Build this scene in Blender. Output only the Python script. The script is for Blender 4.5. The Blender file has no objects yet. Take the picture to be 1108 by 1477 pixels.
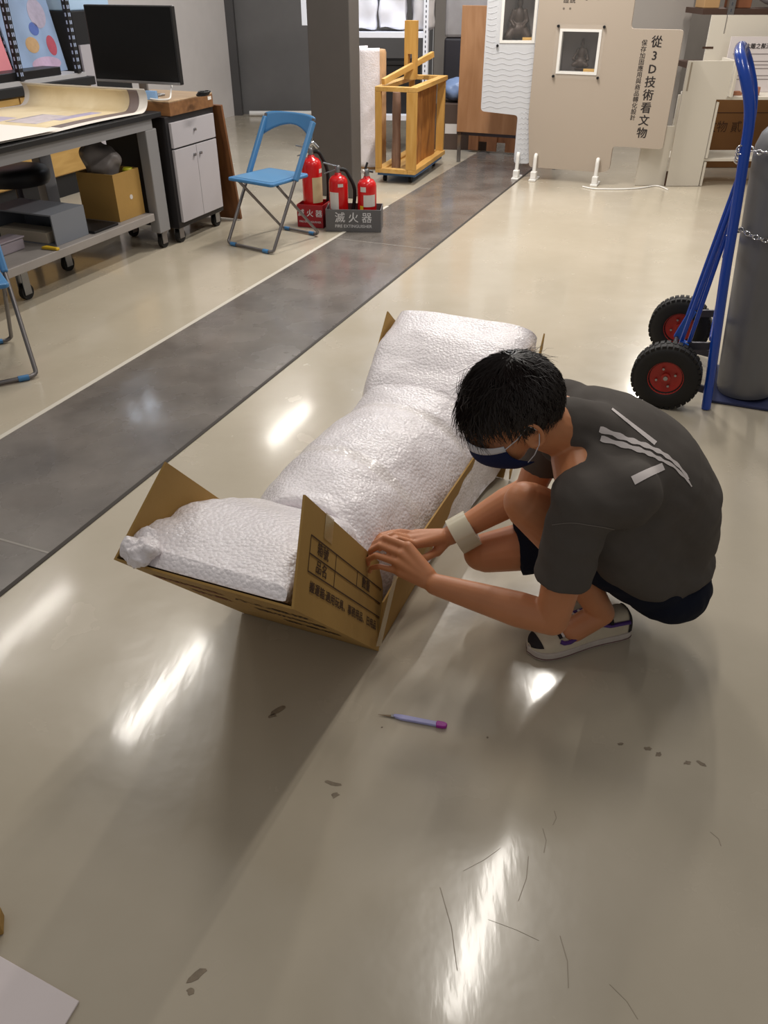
import bpy, bmesh, math, random
from mathutils import Vector, Matrix, Quaternion, noise
random.seed(7)
scene = bpy.context.scene
COL = scene.collection
PI = math.pi
def rad(d): return math.radians(d)

# ------------------------------------------------------------------ camera, world, lights, exposure
cam_data = bpy.data.cameras.new('camera')
cam_data.sensor_fit = 'HORIZONTAL'; cam_data.sensor_width = 36.0
cam_data.lens = 36.0 * 1152.0 / 1108.0
cam_data.clip_start = 0.05; cam_data.clip_end = 100
cam = bpy.data.objects.new('camera', cam_data); COL.objects.link(cam)
cam.location = (0, 0, 1.5); cam.rotation_euler = (rad(90 - 34), 0, 0)
scene.camera = cam

world = bpy.data.worlds.new('room_ambience'); scene.world = world; world.use_nodes = True
wb = world.node_tree.nodes['Background']
wb.inputs[0].default_value = (1.0, 0.955, 0.91, 1); wb.inputs[1].default_value = 0.29

AZ = 22.2
RG = rad(-AZ)                                   # rotation that lines an object up with the room grid
A = Vector((math.sin(rad(AZ)), math.cos(rad(AZ)), 0))    # along the room
E_ = Vector((math.cos(rad(AZ)), -math.sin(rad(AZ)), 0))  # across the room
def lamp(t, s, z, length, width, power, colour=(1.0, 0.945, 0.87)):
    ld = bpy.data.lights.new('ceiling_and_extra_lamp', 'AREA'); ld.shape = 'RECTANGLE'
    ld.size = width; ld.size_y = length; ld.energy = power; ld.color = colour
    o = bpy.data.objects.new('ceiling_and_extra_lamp', ld); COL.objects.link(o)
    o.location = E_ * t + A * s + Vector((0, 0, z)); o.rotation_euler = (0, 0, RG)
    return o
for t, s, p in ((-0.42, 2.5, 15), (-0.5, 4.8, 30), (-1.9, 6.0, 62), (-3.16, 3.35, 22), (-4.65, 3.5, 11), (-4.3, 7.5, 18),
                (-0.5, 7.4, 34), (-0.5, 10.2, 30), (-2.3, 8.2, 18), (2.2, 5.2, 18)):  # lamps on this line are extras added to light background and right side
    lamp(t, s, 3.0, 1.05, 0.08, p * 1.2)
lamp(-2.93, 7.45, 2.9, 1.0, 0.15, 34, (0.70, 0.81, 1.0))      # cool white lamp of the storage corner
lamp(-5.2, 6.3, 2.3, 0.9, 0.15, 6, (0.75, 0.85, 1.0))      # cool white lamp over the art shelf

vs = scene.view_settings
vs.view_transform = 'Standard'; vs.look = 'None'; vs.exposure = 0.0; vs.gamma = 1.0; vs.use_curve_mapping = False

# ------------------------------------------------------------------ materials
def lin(c):
    c = c / 255.0
    return c / 12.92 if c <= 0.04045 else ((c + 0.055) / 1.055) ** 2.4
def rgb(r, g, b): return (lin(r), lin(g), lin(b), 1.0)
MATS = {}
def mat(name, col, rough=0.5, metal=0.0, spec=0.5, var=0.0, vscale=8.0, bump=0.0, bscale=60.0, coat=0.0, trans=0.0, alpha=1.0, sss=0.0, stretch=(1, 1, 1), ior=1.45):
    if name in MATS: return MATS[name]
    m = bpy.data.materials.new(name); m.use_nodes = True; MATS[name] = m
    nt = m.node_tree; b = nt.nodes['Principled BSDF']
    b.inputs['Base Color'].default_value = col; b.inputs['Roughness'].default_value = rough
    b.inputs['Metallic'].default_value = metal; b.inputs['Specular IOR Level'].default_value = spec
    b.inputs['Coat Weight'].default_value = coat; b.inputs['Transmission Weight'].default_value = trans; b.inputs['IOR'].default_value = ior
    b.inputs['Alpha'].default_value = alpha; b.inputs['Subsurface Weight'].default_value = sss
    if sss: b.inputs['Subsurface Radius'].default_value = (0.012, 0.005, 0.003); b.inputs['Subsurface Scale'].default_value = 1.0
    if var or bump:
        tc = nt.nodes.new('ShaderNodeTexCoord'); mp = nt.nodes.new('ShaderNodeMapping')
        nt.links.new(tc.outputs['Object'], mp.inputs['Vector']); mp.inputs['Scale'].default_value = stretch
    if var:
        n = nt.nodes.new('ShaderNodeTexNoise'); n.inputs['Scale'].default_value = vscale; n.inputs['Detail'].default_value = 5
        nt.links.new(mp.outputs[0], n.inputs['Vector'])
        r = nt.nodes.new('ShaderNodeMix'); r.data_type = 'RGBA'
        r.inputs[6].default_value = [c * (1 - var) for c in col[:3]] + [1]
        r.inputs[7].default_value = [min(1, c * (1 + var)) for c in col[:3]] + [1]
        cr = nt.nodes.new('ShaderNodeMapRange'); cr.inputs[1].default_value = 0.3; cr.inputs[2].default_value = 0.7
        nt.links.new(n.outputs[0], cr.inputs[0]); nt.links.new(cr.outputs[0], r.inputs[0]); nt.links.new(r.outputs[2], b.inputs['Base Color'])
    if bump:
        n2 = nt.nodes.new('ShaderNodeTexNoise'); n2.inputs['Scale'].default_value = bscale; n2.inputs['Detail'].default_value = 4
        nt.links.new(mp.outputs[0], n2.inputs['Vector'])
        bp = nt.nodes.new('ShaderNodeBump'); bp.inputs['Strength'].default_value = bump; bp.inputs['Distance'].default_value = 0.01
        nt.links.new(n2.outputs[0], bp.inputs['Height']); nt.links.new(bp.outputs[0], b.inputs['Normal'])
    return m
def wood(name, c1, c2, scale=3.0, rough=0.5, axis=(1, 1, 8), coat=0.0):
    """grain running along local z unless axis says otherwise (the small scale is along the grain)"""
    if name in MATS: return MATS[name]
    m = bpy.data.materials.new(name); m.use_nodes = True; MATS[name] = m
    nt = m.node_tree; b = nt.nodes['Principled BSDF']; b.inputs['Roughness'].default_value = rough; b.inputs['Coat Weight'].default_value = coat
    tc = nt.nodes.new('ShaderNodeTexCoord'); mp = nt.nodes.new('ShaderNodeMapping'); mp.inputs['Scale'].default_value = axis
    nt.links.new(tc.outputs['Object'], mp.inputs[0])
    n = nt.nodes.new('ShaderNodeTexNoise'); n.inputs['Scale'].default_value = scale; n.inputs['Detail'].default_value = 6; n.inputs['Distortion'].default_value = 0.6
    nt.links.new(mp.outputs[0], n.inputs['Vector'])
    cr = nt.nodes.new('ShaderNodeValToRGB'); cr.color_ramp.elements[0].position = 0.32; cr.color_ramp.elements[1].position = 0.68
    cr.color_ramp.elements[0].color = c1; cr.color_ramp.elements[1].color = c2
    nt.links.new(n.outputs[0], cr.inputs[0]); nt.links.new(cr.outputs[0], b.inputs['Base Color'])
    return m

def floor_material(name, c1, c2, rough, rvar, scale, coat):
    m = bpy.data.materials.new(name); m.use_nodes = True; MATS[name] = m
    nt = m.node_tree; b = nt.nodes['Principled BSDF']
    tc = nt.nodes.new('ShaderNodeTexCoord')
    n = nt.nodes.new('ShaderNodeTexNoise'); n.inputs['Scale'].default_value = scale; n.inputs['Detail'].default_value = 6; n.inputs['Roughness'].default_value = 0.6
    nt.links.new(tc.outputs['Object'], n.inputs['Vector'])
    cr = nt.nodes.new('ShaderNodeValToRGB'); cr.color_ramp.elements[0].position = 0.35; cr.color_ramp.elements[1].position = 0.65
    cr.color_ramp.elements[0].color = c1; cr.color_ramp.elements[1].color = c2
    nt.links.new(n.outputs[0], cr.inputs[0]); nt.links.new(cr.outputs[0], b.inputs['Base Color'])
    n2 = nt.nodes.new('ShaderNodeTexNoise'); n2.inputs['Scale'].default_value = 5.0; n2.inputs['Detail'].default_value = 5
    nt.links.new(tc.outputs['Object'], n2.inputs['Vector'])
    mr = nt.nodes.new('ShaderNodeMapRange'); mr.inputs[1].default_value = 0.3; mr.inputs[2].default_value = 0.7
    mr.inputs[3].default_value = rough - rvar; mr.inputs[4].default_value = rough + rvar
    nt.links.new(n2.outputs[0], mr.inputs[0]); nt.links.new(mr.outputs[0], b.inputs['Roughness'])
    n3 = nt.nodes.new('ShaderNodeTexNoise'); n3.inputs['Scale'].default_value = 9.0; n3.inputs['Detail'].default_value = 3
    nt.links.new(tc.outputs['Object'], n3.inputs['Vector'])
    bp = nt.nodes.new('ShaderNodeBump'); bp.inputs['Strength'].default_value = 0.05; bp.inputs['Distance'].default_value = 0.02
    nt.links.new(n3.outputs[0], bp.inputs['Height']); nt.links.new(bp.outputs[0], b.inputs['Normal'])
    b.inputs['Specular IOR Level'].default_value = 0.4; b.inputs['Coat Weight'].default_value = coat; b.inputs['Coat Roughness'].default_value = 0.10
    mp = nt.nodes.new('ShaderNodeMapping'); mp.inputs['Rotation'].default_value = (0, 0, rad(AZ)); mp.inputs['Scale'].default_value = (22, 6, 1)
    n4 = nt.nodes.new('ShaderNodeTexNoise'); n4.inputs['Scale'].default_value = 1.0; n4.inputs['Detail'].default_value = 4
    nt.links.new(tc.outputs['Object'], mp.inputs[0]); nt.links.new(mp.outputs[0], n4.inputs['Vector'])
    bc_ = nt.nodes.new('ShaderNodeBump'); bc_.inputs['Strength'].default_value = 0.035; bc_.inputs['Distance'].default_value = 0.012
    nt.links.new(n4.outputs[0], bc_.inputs['Height']); nt.links.new(bc_.outputs[0], b.inputs['Coat Normal'])
    return m
M_FLOOR = floor_material('beige_epoxy_floor', rgb(177, 167, 148), rgb(187, 177, 159), 0.24, 0.05, 1.3, 0.45)
M_STRIP = floor_material('grey_polished_concrete', rgb(96, 90, 85), rgb(120, 113, 107), 0.27, 0.07, 3.0, 0.35)
M_WHITE = mat('white_paint', rgb(232, 230, 226), 0.45)
M_WALL = mat('white_wall_paint', rgb(204, 198, 194), 0.7, var=0.02)
M_GREYWALL = mat('grey_wall_panel', rgb(104, 102, 101), 0.6, var=0.03)
M_COLUMN = mat('grey_column_paint', rgb(84, 80, 77), 0.55, var=0.03)
M_BLACK = mat('black_plastic', rgb(22, 22, 24), 0.4)
M_BLACKMAT = mat('matt_black', rgb(26, 25, 26), 0.65)
M_STEEL = mat('steel', rgb(150, 150, 152), 0.3, 0.9)
M_CHROME = mat('chrome', rgb(205, 205, 208), 0.12, 1.0)
M_GREYMETAL = mat('grey_enamel_metal', rgb(142, 142, 144), 0.45)
M_CARD = mat('brown_cardboard', rgb(163, 128, 68), 0.75, var=0.06, vscale=5, bump=0.06, bscale=40)
M_CARDIN = mat('cardboard_edge', rgb(176, 146, 98), 0.85)
M_INK = mat('dark_brown_ink', rgb(62, 38, 22), 0.8)
M_INKRED = mat('red_ink', rgb(120, 48, 30), 0.8)
M_RUBBER = mat('black_rubber', rgb(24, 22, 21), 0.7)
M_RED = mat('red_enamel', rgb(196, 22, 24), 0.22, coat=0.3)
M_BLUEPL = mat('blue_plastic', rgb(66, 120, 168), 0.38)
M_TUBE = mat('grey_steel_tube', rgb(120, 116, 116), 0.35, 0.7)

# ------------------------------------------------------------------ mesh helpers
class MB:
    def __init__(s): s.v = []; s.f = []
    def add(s, vs, fs, T=None):
        o = len(s.v)
        s.v += [tuple((T @ Vector(p)) if T is not None else p) for p in vs]
        s.f += [tuple(i + o for i in f) for f in fs]
        return s
    def box(s, x0, x1, y0, y1, z0, z1, T=None):
        vs = [(x0, y0, z0), (x1, y0, z0), (x1, y1, z0), (x0, y1, z0), (x0, y0, z1), (x1, y0, z1), (x1, y1, z1), (x0, y1, z1)]
        return s.add(vs, [(3, 2, 1, 0), (4, 5, 6, 7), (0, 1, 5, 4), (1, 2, 6, 5), (2, 3, 7, 6), (3, 0, 4, 7)], T)
    def bar(s, p, q, w, h, up=(0, 0, 1)):
        p, q = Vector(p), Vector(q); d = (q - p); L = d.length; d.normalize()
        u = Vector(up); x = d.cross(u)
        if x.length < 1e-4: x = d.cross(Vector((1, 0, 0)))
        x.normalize(); y = x.cross(d)
        T = Matrix((x, d, y)).transposed().to_4x4(); T.translation = p
        return s.box(-w / 2, w / 2, 0, L, -h / 2, h / 2, T)
    def tube(s, pts, r, n=8, closed=False, cap=True):
        pts = [Vector(p) for p in pts]; m = len(pts)
        rs = r if isinstance(r, (list, tuple)) else [r] * m
        tang = []
        for i in range(m):
            if closed: t = pts[(i + 1) % m] - pts[i - 1]
            else: t = pts[min(i + 1, m - 1)] - pts[max(i - 1, 0)]
            tang.append(t.normalized())
        u = tang[0].orthogonal().normalized(); rings = []; vs = []; fs = []
        for i in range(m):
            u = (u - tang[i] * u.dot(tang[i]));
            u = u.normalized() if u.length > 1e-6 else tang[i].orthogonal().normalized()
            w = tang[i].cross(u)
            for k in range(n):
                a = 2 * PI * k / n
                vs.append(tuple(pts[i] + (u * math.cos(a) + w * math.sin(a)) * rs[i]))
        for i in range(m if closed else m - 1):
            j = (i + 1) % m
            for k in range(n):
                k2 = (k + 1) % n
                fs.append((i * n + k, i * n + k2, j * n + k2, j * n + k))
        if cap and not closed:
            fs.append(tuple(range(n - 1, -1, -1))); fs.append(tuple((m - 1) * n + k for k in range(n)))
        return s.add(vs, fs)
    def cyl(s, p, q, r, n=16, r2=None): return s.tube([p, q], [r, r if r2 is None else r2], n)
    def lathe(s, prof, n=24, T=None):
        vs = []; fs = []; m = len(prof)
        for (r, z) in prof:
            for k in range(n):
                a = 2 * PI * k / n; vs.append((max(r, 1e-4) * math.cos(a), max(r, 1e-4) * math.sin(a), z))
        for i in range(m - 1):
            for k in range(n):
                k2 = (k + 1) % n; fs.append((i * n + k, i * n + k2, (i + 1) * n + k2, (i + 1) * n + k))
        fs.append(tuple(range(n - 1, -1, -1))); fs.append(tuple((m - 1) * n + k for k in range(n)))
        return s.add(vs, fs, T)
    def prism(s, poly, z0, z1, T=None):
        n = len(poly); vs = [(x, y, z0) for x, y in poly] + [(x, y, z1) for x, y in poly]
        fs = [tuple(range(n - 1, -1, -1)), tuple(range(n, 2 * n))] + [(i, (i + 1) % n, n + (i + 1) % n, n + i) for i in range(n)]
        return s.add(vs, fs, T)
    def slab(s, quad, th):
        """thick sheet from four (or more) coplanar points, thickened along the normal"""
        q = [Vector(p) for p in quad]; nr = (q[1] - q[0]).cross(q[-1] - q[0]).normalized(); n = len(q)
        vs = [tuple(p) for p in q] + [tuple(p + nr * th) for p in q]
        fs = [tuple(range(n - 1, -1, -1)), tuple(range(n, 2 * n))] + [(i, (i + 1) % n, n + (i + 1) % n, n + i) for i in range(n)]
        return s.add(vs, fs)
    def ball(s, c, r, n=14, m=9, T=None):
        r = r if isinstance(r, (list, tuple)) else (r, r, r)
        vs = []; fs = []
        for i in range(m + 1):
            th = PI * i / m
            for k in range(n):
                a = 2 * PI * k / n
                vs.append((c[0] + r[0] * max(math.sin(th), 1e-3) * math.cos(a), c[1] + r[1] * max(math.sin(th), 1e-3) * math.sin(a), c[2] + r[2] * math.cos(th)))
        for i in range(m):
            for k in range(n):
                k2 = (k + 1) % n; fs.append((i * n + k, (i + 1) * n + k, (i + 1) * n + k2, i * n + k2))
        fs.append(tuple(range(n))); fs.append(tuple(m * n + k for k in range(n - 1, -1, -1)))
        return s.add(vs, fs, T)
    def grid(s, fn, nu, nv, close_v=False):
        vs = [tuple(fn(i / (nu - 1), j / (nv if close_v else nv - 1))) for i in range(nu) for j in range(nv)]
        fs = []
        for i in range(nu - 1):
            for j in range(nv if close_v else nv - 1):
                j2 = (j + 1) % nv; fs.append((i * nv + j, (i + 1) * nv + j, (i + 1) * nv + j2, i * nv + j2))
        return s.add(vs, fs)
    def build(s, name, material, parent=None, smooth=None, bevel=0.0, **props):
        me = bpy.data.meshes.new(name); me.from_pydata(s.v, [], s.f); me.validate(); me.update()
        bm = bmesh.new(); bm.from_mesh(me); bmesh.ops.recalc_face_normals(bm, faces=bm.faces[:]); bm.to_mesh(me); bm.free()
        return link(name, me, material, parent, smooth, bevel, **props)
def link(name, me, material, parent=None, smooth=None, bevel=0.0, **props):
    if material is not None: me.materials.clear(); me.materials.append(material)
    o = bpy.data.objects.new(name, me); COL.objects.link(o)
    if parent is not None: o.parent = parent
    if smooth is not None: shade(me, smooth)
    if bevel:
        md = o.modifiers.new('bevel', 'BEVEL'); md.width = bevel; md.segments = 2; md.limit_method = 'ANGLE'
    for k, v in props.items(): o[k] = v
    return o
def shade(me, angle):
    """smooth shading with edges sharper than angle (degrees) kept"""
    bm = bmesh.new(); bm.from_mesh(me); lim = rad(angle)
    for f in bm.faces: f.smooth = True
    for e in bm.edges:
        e.smooth = not (len(e.link_faces) == 2 and e.calc_face_angle(0) > lim)
    bm.to_mesh(me); bm.free()
def thing(name, label, cat, loc=(0, 0, 0), rotz=0.0, group=None):
    o = bpy.data.objects.new(name, None); COL.objects.link(o); o.empty_display_size = 0.1
    o.location = loc; o.rotation_euler = (0, 0, rotz); o['label'] = label; o['category'] = cat
    if group: o['group'] = group
    return o
def tag(o, label, cat, group=None, loc=None, rotz=None):
    o['label'] = label; o['category'] = cat
    if group: o['group'] = group
    if loc is not None: o.location = loc
    if rotz is not None: o.rotation_euler = (0, 0, rotz)
    return o
TMP = bpy.data.scenes.new('workbench')           # an empty side scene: shapes are evaluated there quickly, then it is removed
def evaluated(o):
    TMP.collection.objects.link(o); vl = TMP.view_layers[0]; vl.update()
    me = bpy.data.meshes.new_from_object(o.evaluated_get(vl.depsgraph)); bpy.data.objects.remove(o); return me
def text_mesh(body, size, spacing=1.0, align='CENTER', thick=0.0, xs=1.0):
    cu = bpy.data.curves.new('lettering', 'FONT'); cu.body = body; cu.size = size; cu.align_x = align; cu.align_y = 'CENTER'
    cu.space_line = spacing; cu.offset = thick; cu.resolution_u = 2
    me = evaluated(bpy.data.objects.new('lettering', cu)); bpy.data.curves.remove(cu)
    if xs != 1.0:
        for v in me.vertices: v.co.x *= xs
    return me
def lettering(name, body, size, material, parent, origin, xdir, ydir, spacing=1.0, align='CENTER', bold=0.0, xs=1.0):
    me = text_mesh(body, size, spacing, align, 0.0, xs)
    if bold:      # a second strike a hair to the side thickens the strokes
        bm = bmesh.new(); bm.from_mesh(me)
        bm.verts.ensure_lookup_table(); bm.edges.ensure_lookup_table(); bm.faces.ensure_lookup_table()
        for off in ((bold, 0, 0), (bold * .5, bold * .5, 0)):
            dup = bmesh.ops.duplicate(bm, geom=bm.verts[:len(me.vertices)] + bm.edges[:len(me.edges)] + bm.faces[:len(me.polygons)])
            bmesh.ops.translate(bm, verts=[g for g in dup['geom'] if isinstance(g, bmesh.types.BMVert)], vec=(off[0], off[1], off[0] * .05 + off[1] * .1)); bm.verts.ensure_lookup_table(); bm.edges.ensure_lookup_table(); bm.faces.ensure_lookup_table()
        bm.to_mesh(me); bm.free()
    x, y = Vector(xdir).normalized(), Vector(ydir).normalized(); z = x.cross(y)
    T = Matrix((x, y, z)).transposed().to_4x4(); T.translation = Vector(origin)
    me.transform(T)
    return link(name, me, material, parent)
def remesh(mb_or_mesh, voxel, smooth_it=6, factor=0.5, dec=None):
    """one continuous closed skin around overlapping shapes"""
    me = bpy.data.meshes.new('tmp'); me.from_pydata(mb_or_mesh.v, [], mb_or_mesh.f); me.update()
    bm = bmesh.new(); bm.from_mesh(me); bmesh.ops.recalc_face_normals(bm, faces=bm.faces[:]); bm.to_mesh(me); bm.free()
    o = bpy.data.objects.new('tmp', me)
    md = o.modifiers.new('r', 'REMESH'); md.mode = 'VOXEL'; md.voxel_size = voxel
    if smooth_it:
        sm = o.modifiers.new('s', 'SMOOTH'); sm.iterations = smooth_it; sm.factor = factor
    out = evaluated(o); bpy.data.meshes.remove(me)
    return out
def displace(me, fn):
    nr_ = [v.normal.copy() for v in me.vertices]
    for v, n in zip(me.vertices, nr_): v.co = v.co + n * fn(v.co)
    me.update()
def copy_tree(o, parent=None):
    c = o.copy(); COL.objects.link(c)
    if parent is not None: c.parent = parent
    for ch in [x for x in bpy.data.objects if x.parent == o]: copy_tree(ch, c)
    return c
def struct(o): o['kind'] = 'structure'; return o
def arc(c, r, a0, a1, n, u, v):
    c, u, v = Vector(c), Vector(u), Vector(v)
    return [c + u * (r * math.cos(a0 + (a1 - a0) * i / n)) + v * (r * math.sin(a0 + (a1 - a0) * i / n)) for i in range(n + 1)]
def fillet(pts, r, n=5):
    pts = [Vector(p) for p in pts]; out = [pts[0]]
    for i in range(1, len(pts) - 1):
        a, b, c = pts[i - 1], pts[i], pts[i + 1]
        d1, d2 = (a - b), (c - b); k = min(r, d1.length * .45, d2.length * .45); d1.normalize(); d2.normalize()
        p, q = b + d1 * k, b + d2 * k
        for j in range(n + 1):
            t = j / n; out.append(p * (1 - t) ** 2 + b * 2 * t * (1 - t) + q * t * t)
    return out + [pts[-1]]

# ------------------------------------------------------------------ the setting
floor = struct(MB().box(-9, 9, -3, 14, -0.05, 0.0).build('floor', M_FLOOR))
floor['label'] = 'glossy beige epoxy floor'
def on_grid(t0, t1, s0, s1, z0, z1, mb=None):
    mb = mb or MB()
    P = [E_ * t + A * s for t, s in ((t0, s0), (t1, s0), (t1, s1), (t0, s1))]
    return mb.prism([(p.x, p.y) for p in P], z0, z1)
tR = E_.dot(Vector((-0.98, 2.129, 0))); tL = E_.dot(Vector((-1.495, 2.738, 0)))
strip = struct(on_grid(tL, tR, -3.0, 11.0, 0.0005, 0.0015).build('floor_strip', M_STRIP)); strip['label'] = 'band of polished grey concrete across the beige floor'
M_JOINTL = mat('pale_joint_filler', rgb(196, 190, 178), 0.6)
M_JOINTD = mat('dark_joint_filler', rgb(58, 52, 46), 0.7)
struct(on_grid(tL - .012, tL + .012, -3, 6.0, 0.0016, 0.0028).build('trim_1', M_JOINTL))
struct(on_grid(tR - .008, tR + .008, -3, 11, 0.0016, 0.0028).build('trim_2', M_JOINTD))
for s in (1.45, 5.02, 8.1):
    on_grid(tL + .014, tR - .01, s - .004, s + .004, 0.0016, 0.0022).build('joint', mat('faint_joint', rgb(142, 136, 128), 0.4), strip)
# scuffs and scratches on the floor
M_SCUFF = mat('scuff_dirt', rgb(128, 115, 97), 0.5, var=0.2, vscale=60)
for i, (x, y, w, h, a) in enumerate(((-.262, 1.352, .030, .013, 40), (-.272, 1.335, .016, .009, 15), (-.115, 1.14, .026, .008, -15), (-.108, 1.109, .014, .010, 30), (-.337, .73, .030, .012, 35), (-.344, .70, .010, .008, 0),
        (.555, 1.25, .010, .006, 0), (.616, 1.236, .017, .009, 0), (.636, 1.22, .012, .009, 20), (.696, 1.196, .014, .008, 10), (.727, 1.193, .017, .008, -40), (.245, 1.269, .004, .004, 0), (-.005, 1.30, .004, .003, 0))):
    poly = []
    rr = random.Random(i)
    for k in range(11):
        th = 2 * PI * k / 11; q = 0.65 + 0.6 * rr.random(); u, v = w * .68 * q * math.cos(th), h * .68 * q * math.sin(th); c, s_ = math.cos(rad(a)), math.sin(rad(a))
        poly.append((x + u * c - v * s_, y + u * s_ + v * c))
    MB().prism(poly, 0.0002, 0.0007).build('scuff_mark', M_SCUFF, floor)
for p, q in (((.336, 1.026), (.329, .97)), ((.262, .867), (.296, .962)), ((.331, .799), (.329, .706)), ((.404, .712), (.439, .655)), ((.368, 1.069), (.359, 1.035)), ((.111, .895), (.133, .736)), ((.688, 1.018), (.699, .986)), ((.16, .93), (.24, .98)), ((.2, .83), (.29, .79))):
    mid = ((p[0] + q[0]) / 2 + .006, (p[1] + q[1]) / 2); w = .0008
    P = [p, mid, q]
    poly = [(a - w, b) for a, b in P] + [(a + w, b) for a, b in reversed(P)]
    MB().prism(poly, 0.0002, 0.0005).build('scratch', mat('scratch_line', rgb(152, 140, 122), 0.4), floor)
# walls
wl = E_.dot(Vector((-1.86, 11.34, 0)))
struct(on_grid(wl - .12, wl, 2.0, A.dot(Vector((-1.86, 11.34, 0))), 0, 3.2).build('wall_left', M_WALL))
struct(MB().box(-1.86, 0.6, 11.36, 11.5, 0, 3.2).build('wall_back', M_GREYWALL))
struct(MB().box(-1.90, -1.80, 11.24, 11.36, 0, 3.2).build('trim_3', mat('dark_door_frame', rgb(74, 72, 72), 0.5)))
struct(MB().box(0.6, 7.0, 11.0, 11.2, 0, 3.2).build('wall_right', mat('grey_back_wall', rgb(120, 114, 108), 0.7, var=.03)))
struct(MB().box(6.8, 7.0, -3, 11.0, 0, 3.2).build('wall_side', mat('grey_side_wall', rgb(150, 145, 140), 0.7, var=.03)))
rail = MB().tube([(-1.70, 11.2, .03), (-0.2, 11.2, .03)], .03, 10).build('white_pole', M_WHITE, smooth=40)
tag(rail, 'long white pole lying on the floor along the dark grey wall', 'pole')
colm = MB().box(-.34, 0, 0, .18, 0, 3.2).build('column', M_COLUMN, bevel=.006); colm['kind'] = 'structure'; colm.location = (-.25, 6.72, 0); colm.rotation_euler = (0, 0, RG); colm['label'] = 'dark grey square column behind the fire extinguishers'
# ------------------------------------------------------------------ the carton and the wrapped bundle
PK = Vector((-.019, 1.558, 0)); PKZ = rad(-22.0)
carton = thing('cardboard_tray', 'long brown cardboard tray with both ends raised, holding the bubble wrapped bundle', 'cardboard box', PK, PKZ)
TH = rad(49.0); LN, HW, WD = .647, .23, .409
u_ = Vector((0, -math.cos(TH), math.sin(TH))); n_ = Vector((0, math.sin(TH), math.cos(TH))); X_ = Vector((1, 0, 0))
nr = n_ * math.cos(rad(12.8)) - X_ * math.sin(rad(12.8)); nl = n_ * math.cos(rad(8.4)) + X_ * math.sin(rad(8.4))
O = Vector((0, 0, .002)); TCK = .005
MB().slab([O, O + u_ * LN, O + u_ * LN - X_ * WD, O - X_ * WD], -TCK).build('end_panel', M_CARD, carton)
MB().slab([O - X_ * WD, O, O + Vector((0, 1.0, 0)), O + Vector((-WD, 1.0, 0))], TCK).build('bottom_panel', M_CARD, carton)
rw = MB().slab([O, O + nr * HW, O + u_ * LN + nr * HW, O + u_ * LN], TCK).build('side_flap', M_CARD, carton)
lo = O - X_ * WD
MB().slab([lo, lo + u_ * LN, lo + u_ * LN + nl * HW, lo + nl * HW], TCK).build('side_flap', M_CARD, carton)
# middle walls, leaning out a little under the load
MB().slab([(0, .012, .004), (0, 1.0, .004), (.035, 1.0, .19), (.02, .30, .20), (.008, .03, .15)], -TCK).build('side_wall', M_CARD, carton)
MB().slab([(-WD, .0, .004), (-WD - .02, .06, .18), (-WD - .03, 1.0, .19), (-WD, 1.0, .004)], -TCK).build('side_wall', M_CARD, carton)
# far raised end
TF = rad(47); uf = Vector((0, math.cos(TF), math.sin(TF))); nf = Vector((0, -math.sin(TF), math.cos(TF))); LF = .50; HF = .14
FO = Vector((.085, .98, .004)); FL = Vector((-.445, .98, .004))
MB().slab([FO, FL, FL + uf * LF, FO + uf * LF], TCK).build('end_panel', M_CARD, carton)
fr2 = FO + X_ * .02
MB().slab([fr2, fr2 + uf * LF, fr2 + uf * LF + nf * HF + X_ * .02, fr2 + nf * HF + X_ * .02], TCK).build('side_flap', M_CARD, carton)
MB().slab([FL, FL + nf * HF - X_ * .01, FL + uf * LF + nf * HF - X_ * .01, FL + uf * LF], TCK).build('side_flap', M_CARD, carton)
# printing on the raised flap: form lines and words
W = (-u_)
def flap(d, h, off=.0062): return O + u_ * (LN - d) + nr * h + W.cross(nr).normalized() * off
def flap_line(d0, h0, d1, h1, w=.0028):
    a, b = flap(d0, h0), flap(d1, h1); dr = (b - a).normalized(); nn = W.cross(nr).normalized(); sd = dr.cross(nn) * (w / 2)
    MB().slab([a - sd, b - sd, b + sd, a + sd], .0004).build('printed_line', M_INK, rw)
for h in (.162, .124, .087): flap_line(.055, h, .625, h)
for d, h0, h1 in ((.055, .087, .162), (.225, .087, .162), (.395, .124, .162)): flap_line(d, h0, d, h1, .0022)
for txt, d, h, sz in (('箱號', .135, .143, .030), ('品名', .135, .105, .030), ('數量', .475, .143, .030)):
    lettering('printed_word', txt, sz, M_INK, rw, flap(d, h), W, nr, bold=.0012, xs=1.25)
lettering('printed_word', '搬運箱:適用玩具、事務用品、日用品', .025, M_INK, rw, flap(.335, .058), W, nr, bold=.0012, xs=1.30)
# printing on the outside of the near raised end (its underside)
def under(x, d): return O + u_ * d + X_ * x - n_ * .0012
for txt, x, d, sz, m in (('小心輕放', -.105, .50, .046, M_INK), ('易碎物品', -.305, .52, .044, M_INKRED), ('請勿倒置', -.105, .38, .046, M_INK), ('防潮', -.305, .40, .05, M_INKRED), ('搬運箱', -.10, .25, .05, M_INK)):
    bpy_o = lettering('printed_word', txt, sz, m, carton, under(x, d), X_, u_, bold=.003)
M_CLEAR = mat('clear_plastic_tape', rgb(222, 214, 196), 0.08, alpha=0.14, spec=0.9)
M_TAPEF = mat('clear_tape_on_card', rgb(196, 170, 120), 0.12, alpha=0.45, spec=0.8)
a0 = flap(.14, .175, .0064); nn = W.cross(nr).normalized()
MB().slab([flap(.13, .175), flap(.185, .175), flap(.185, .232), flap(.13, .232)], .0004).build('tape_piece', M_TAPEF, rw)

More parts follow.
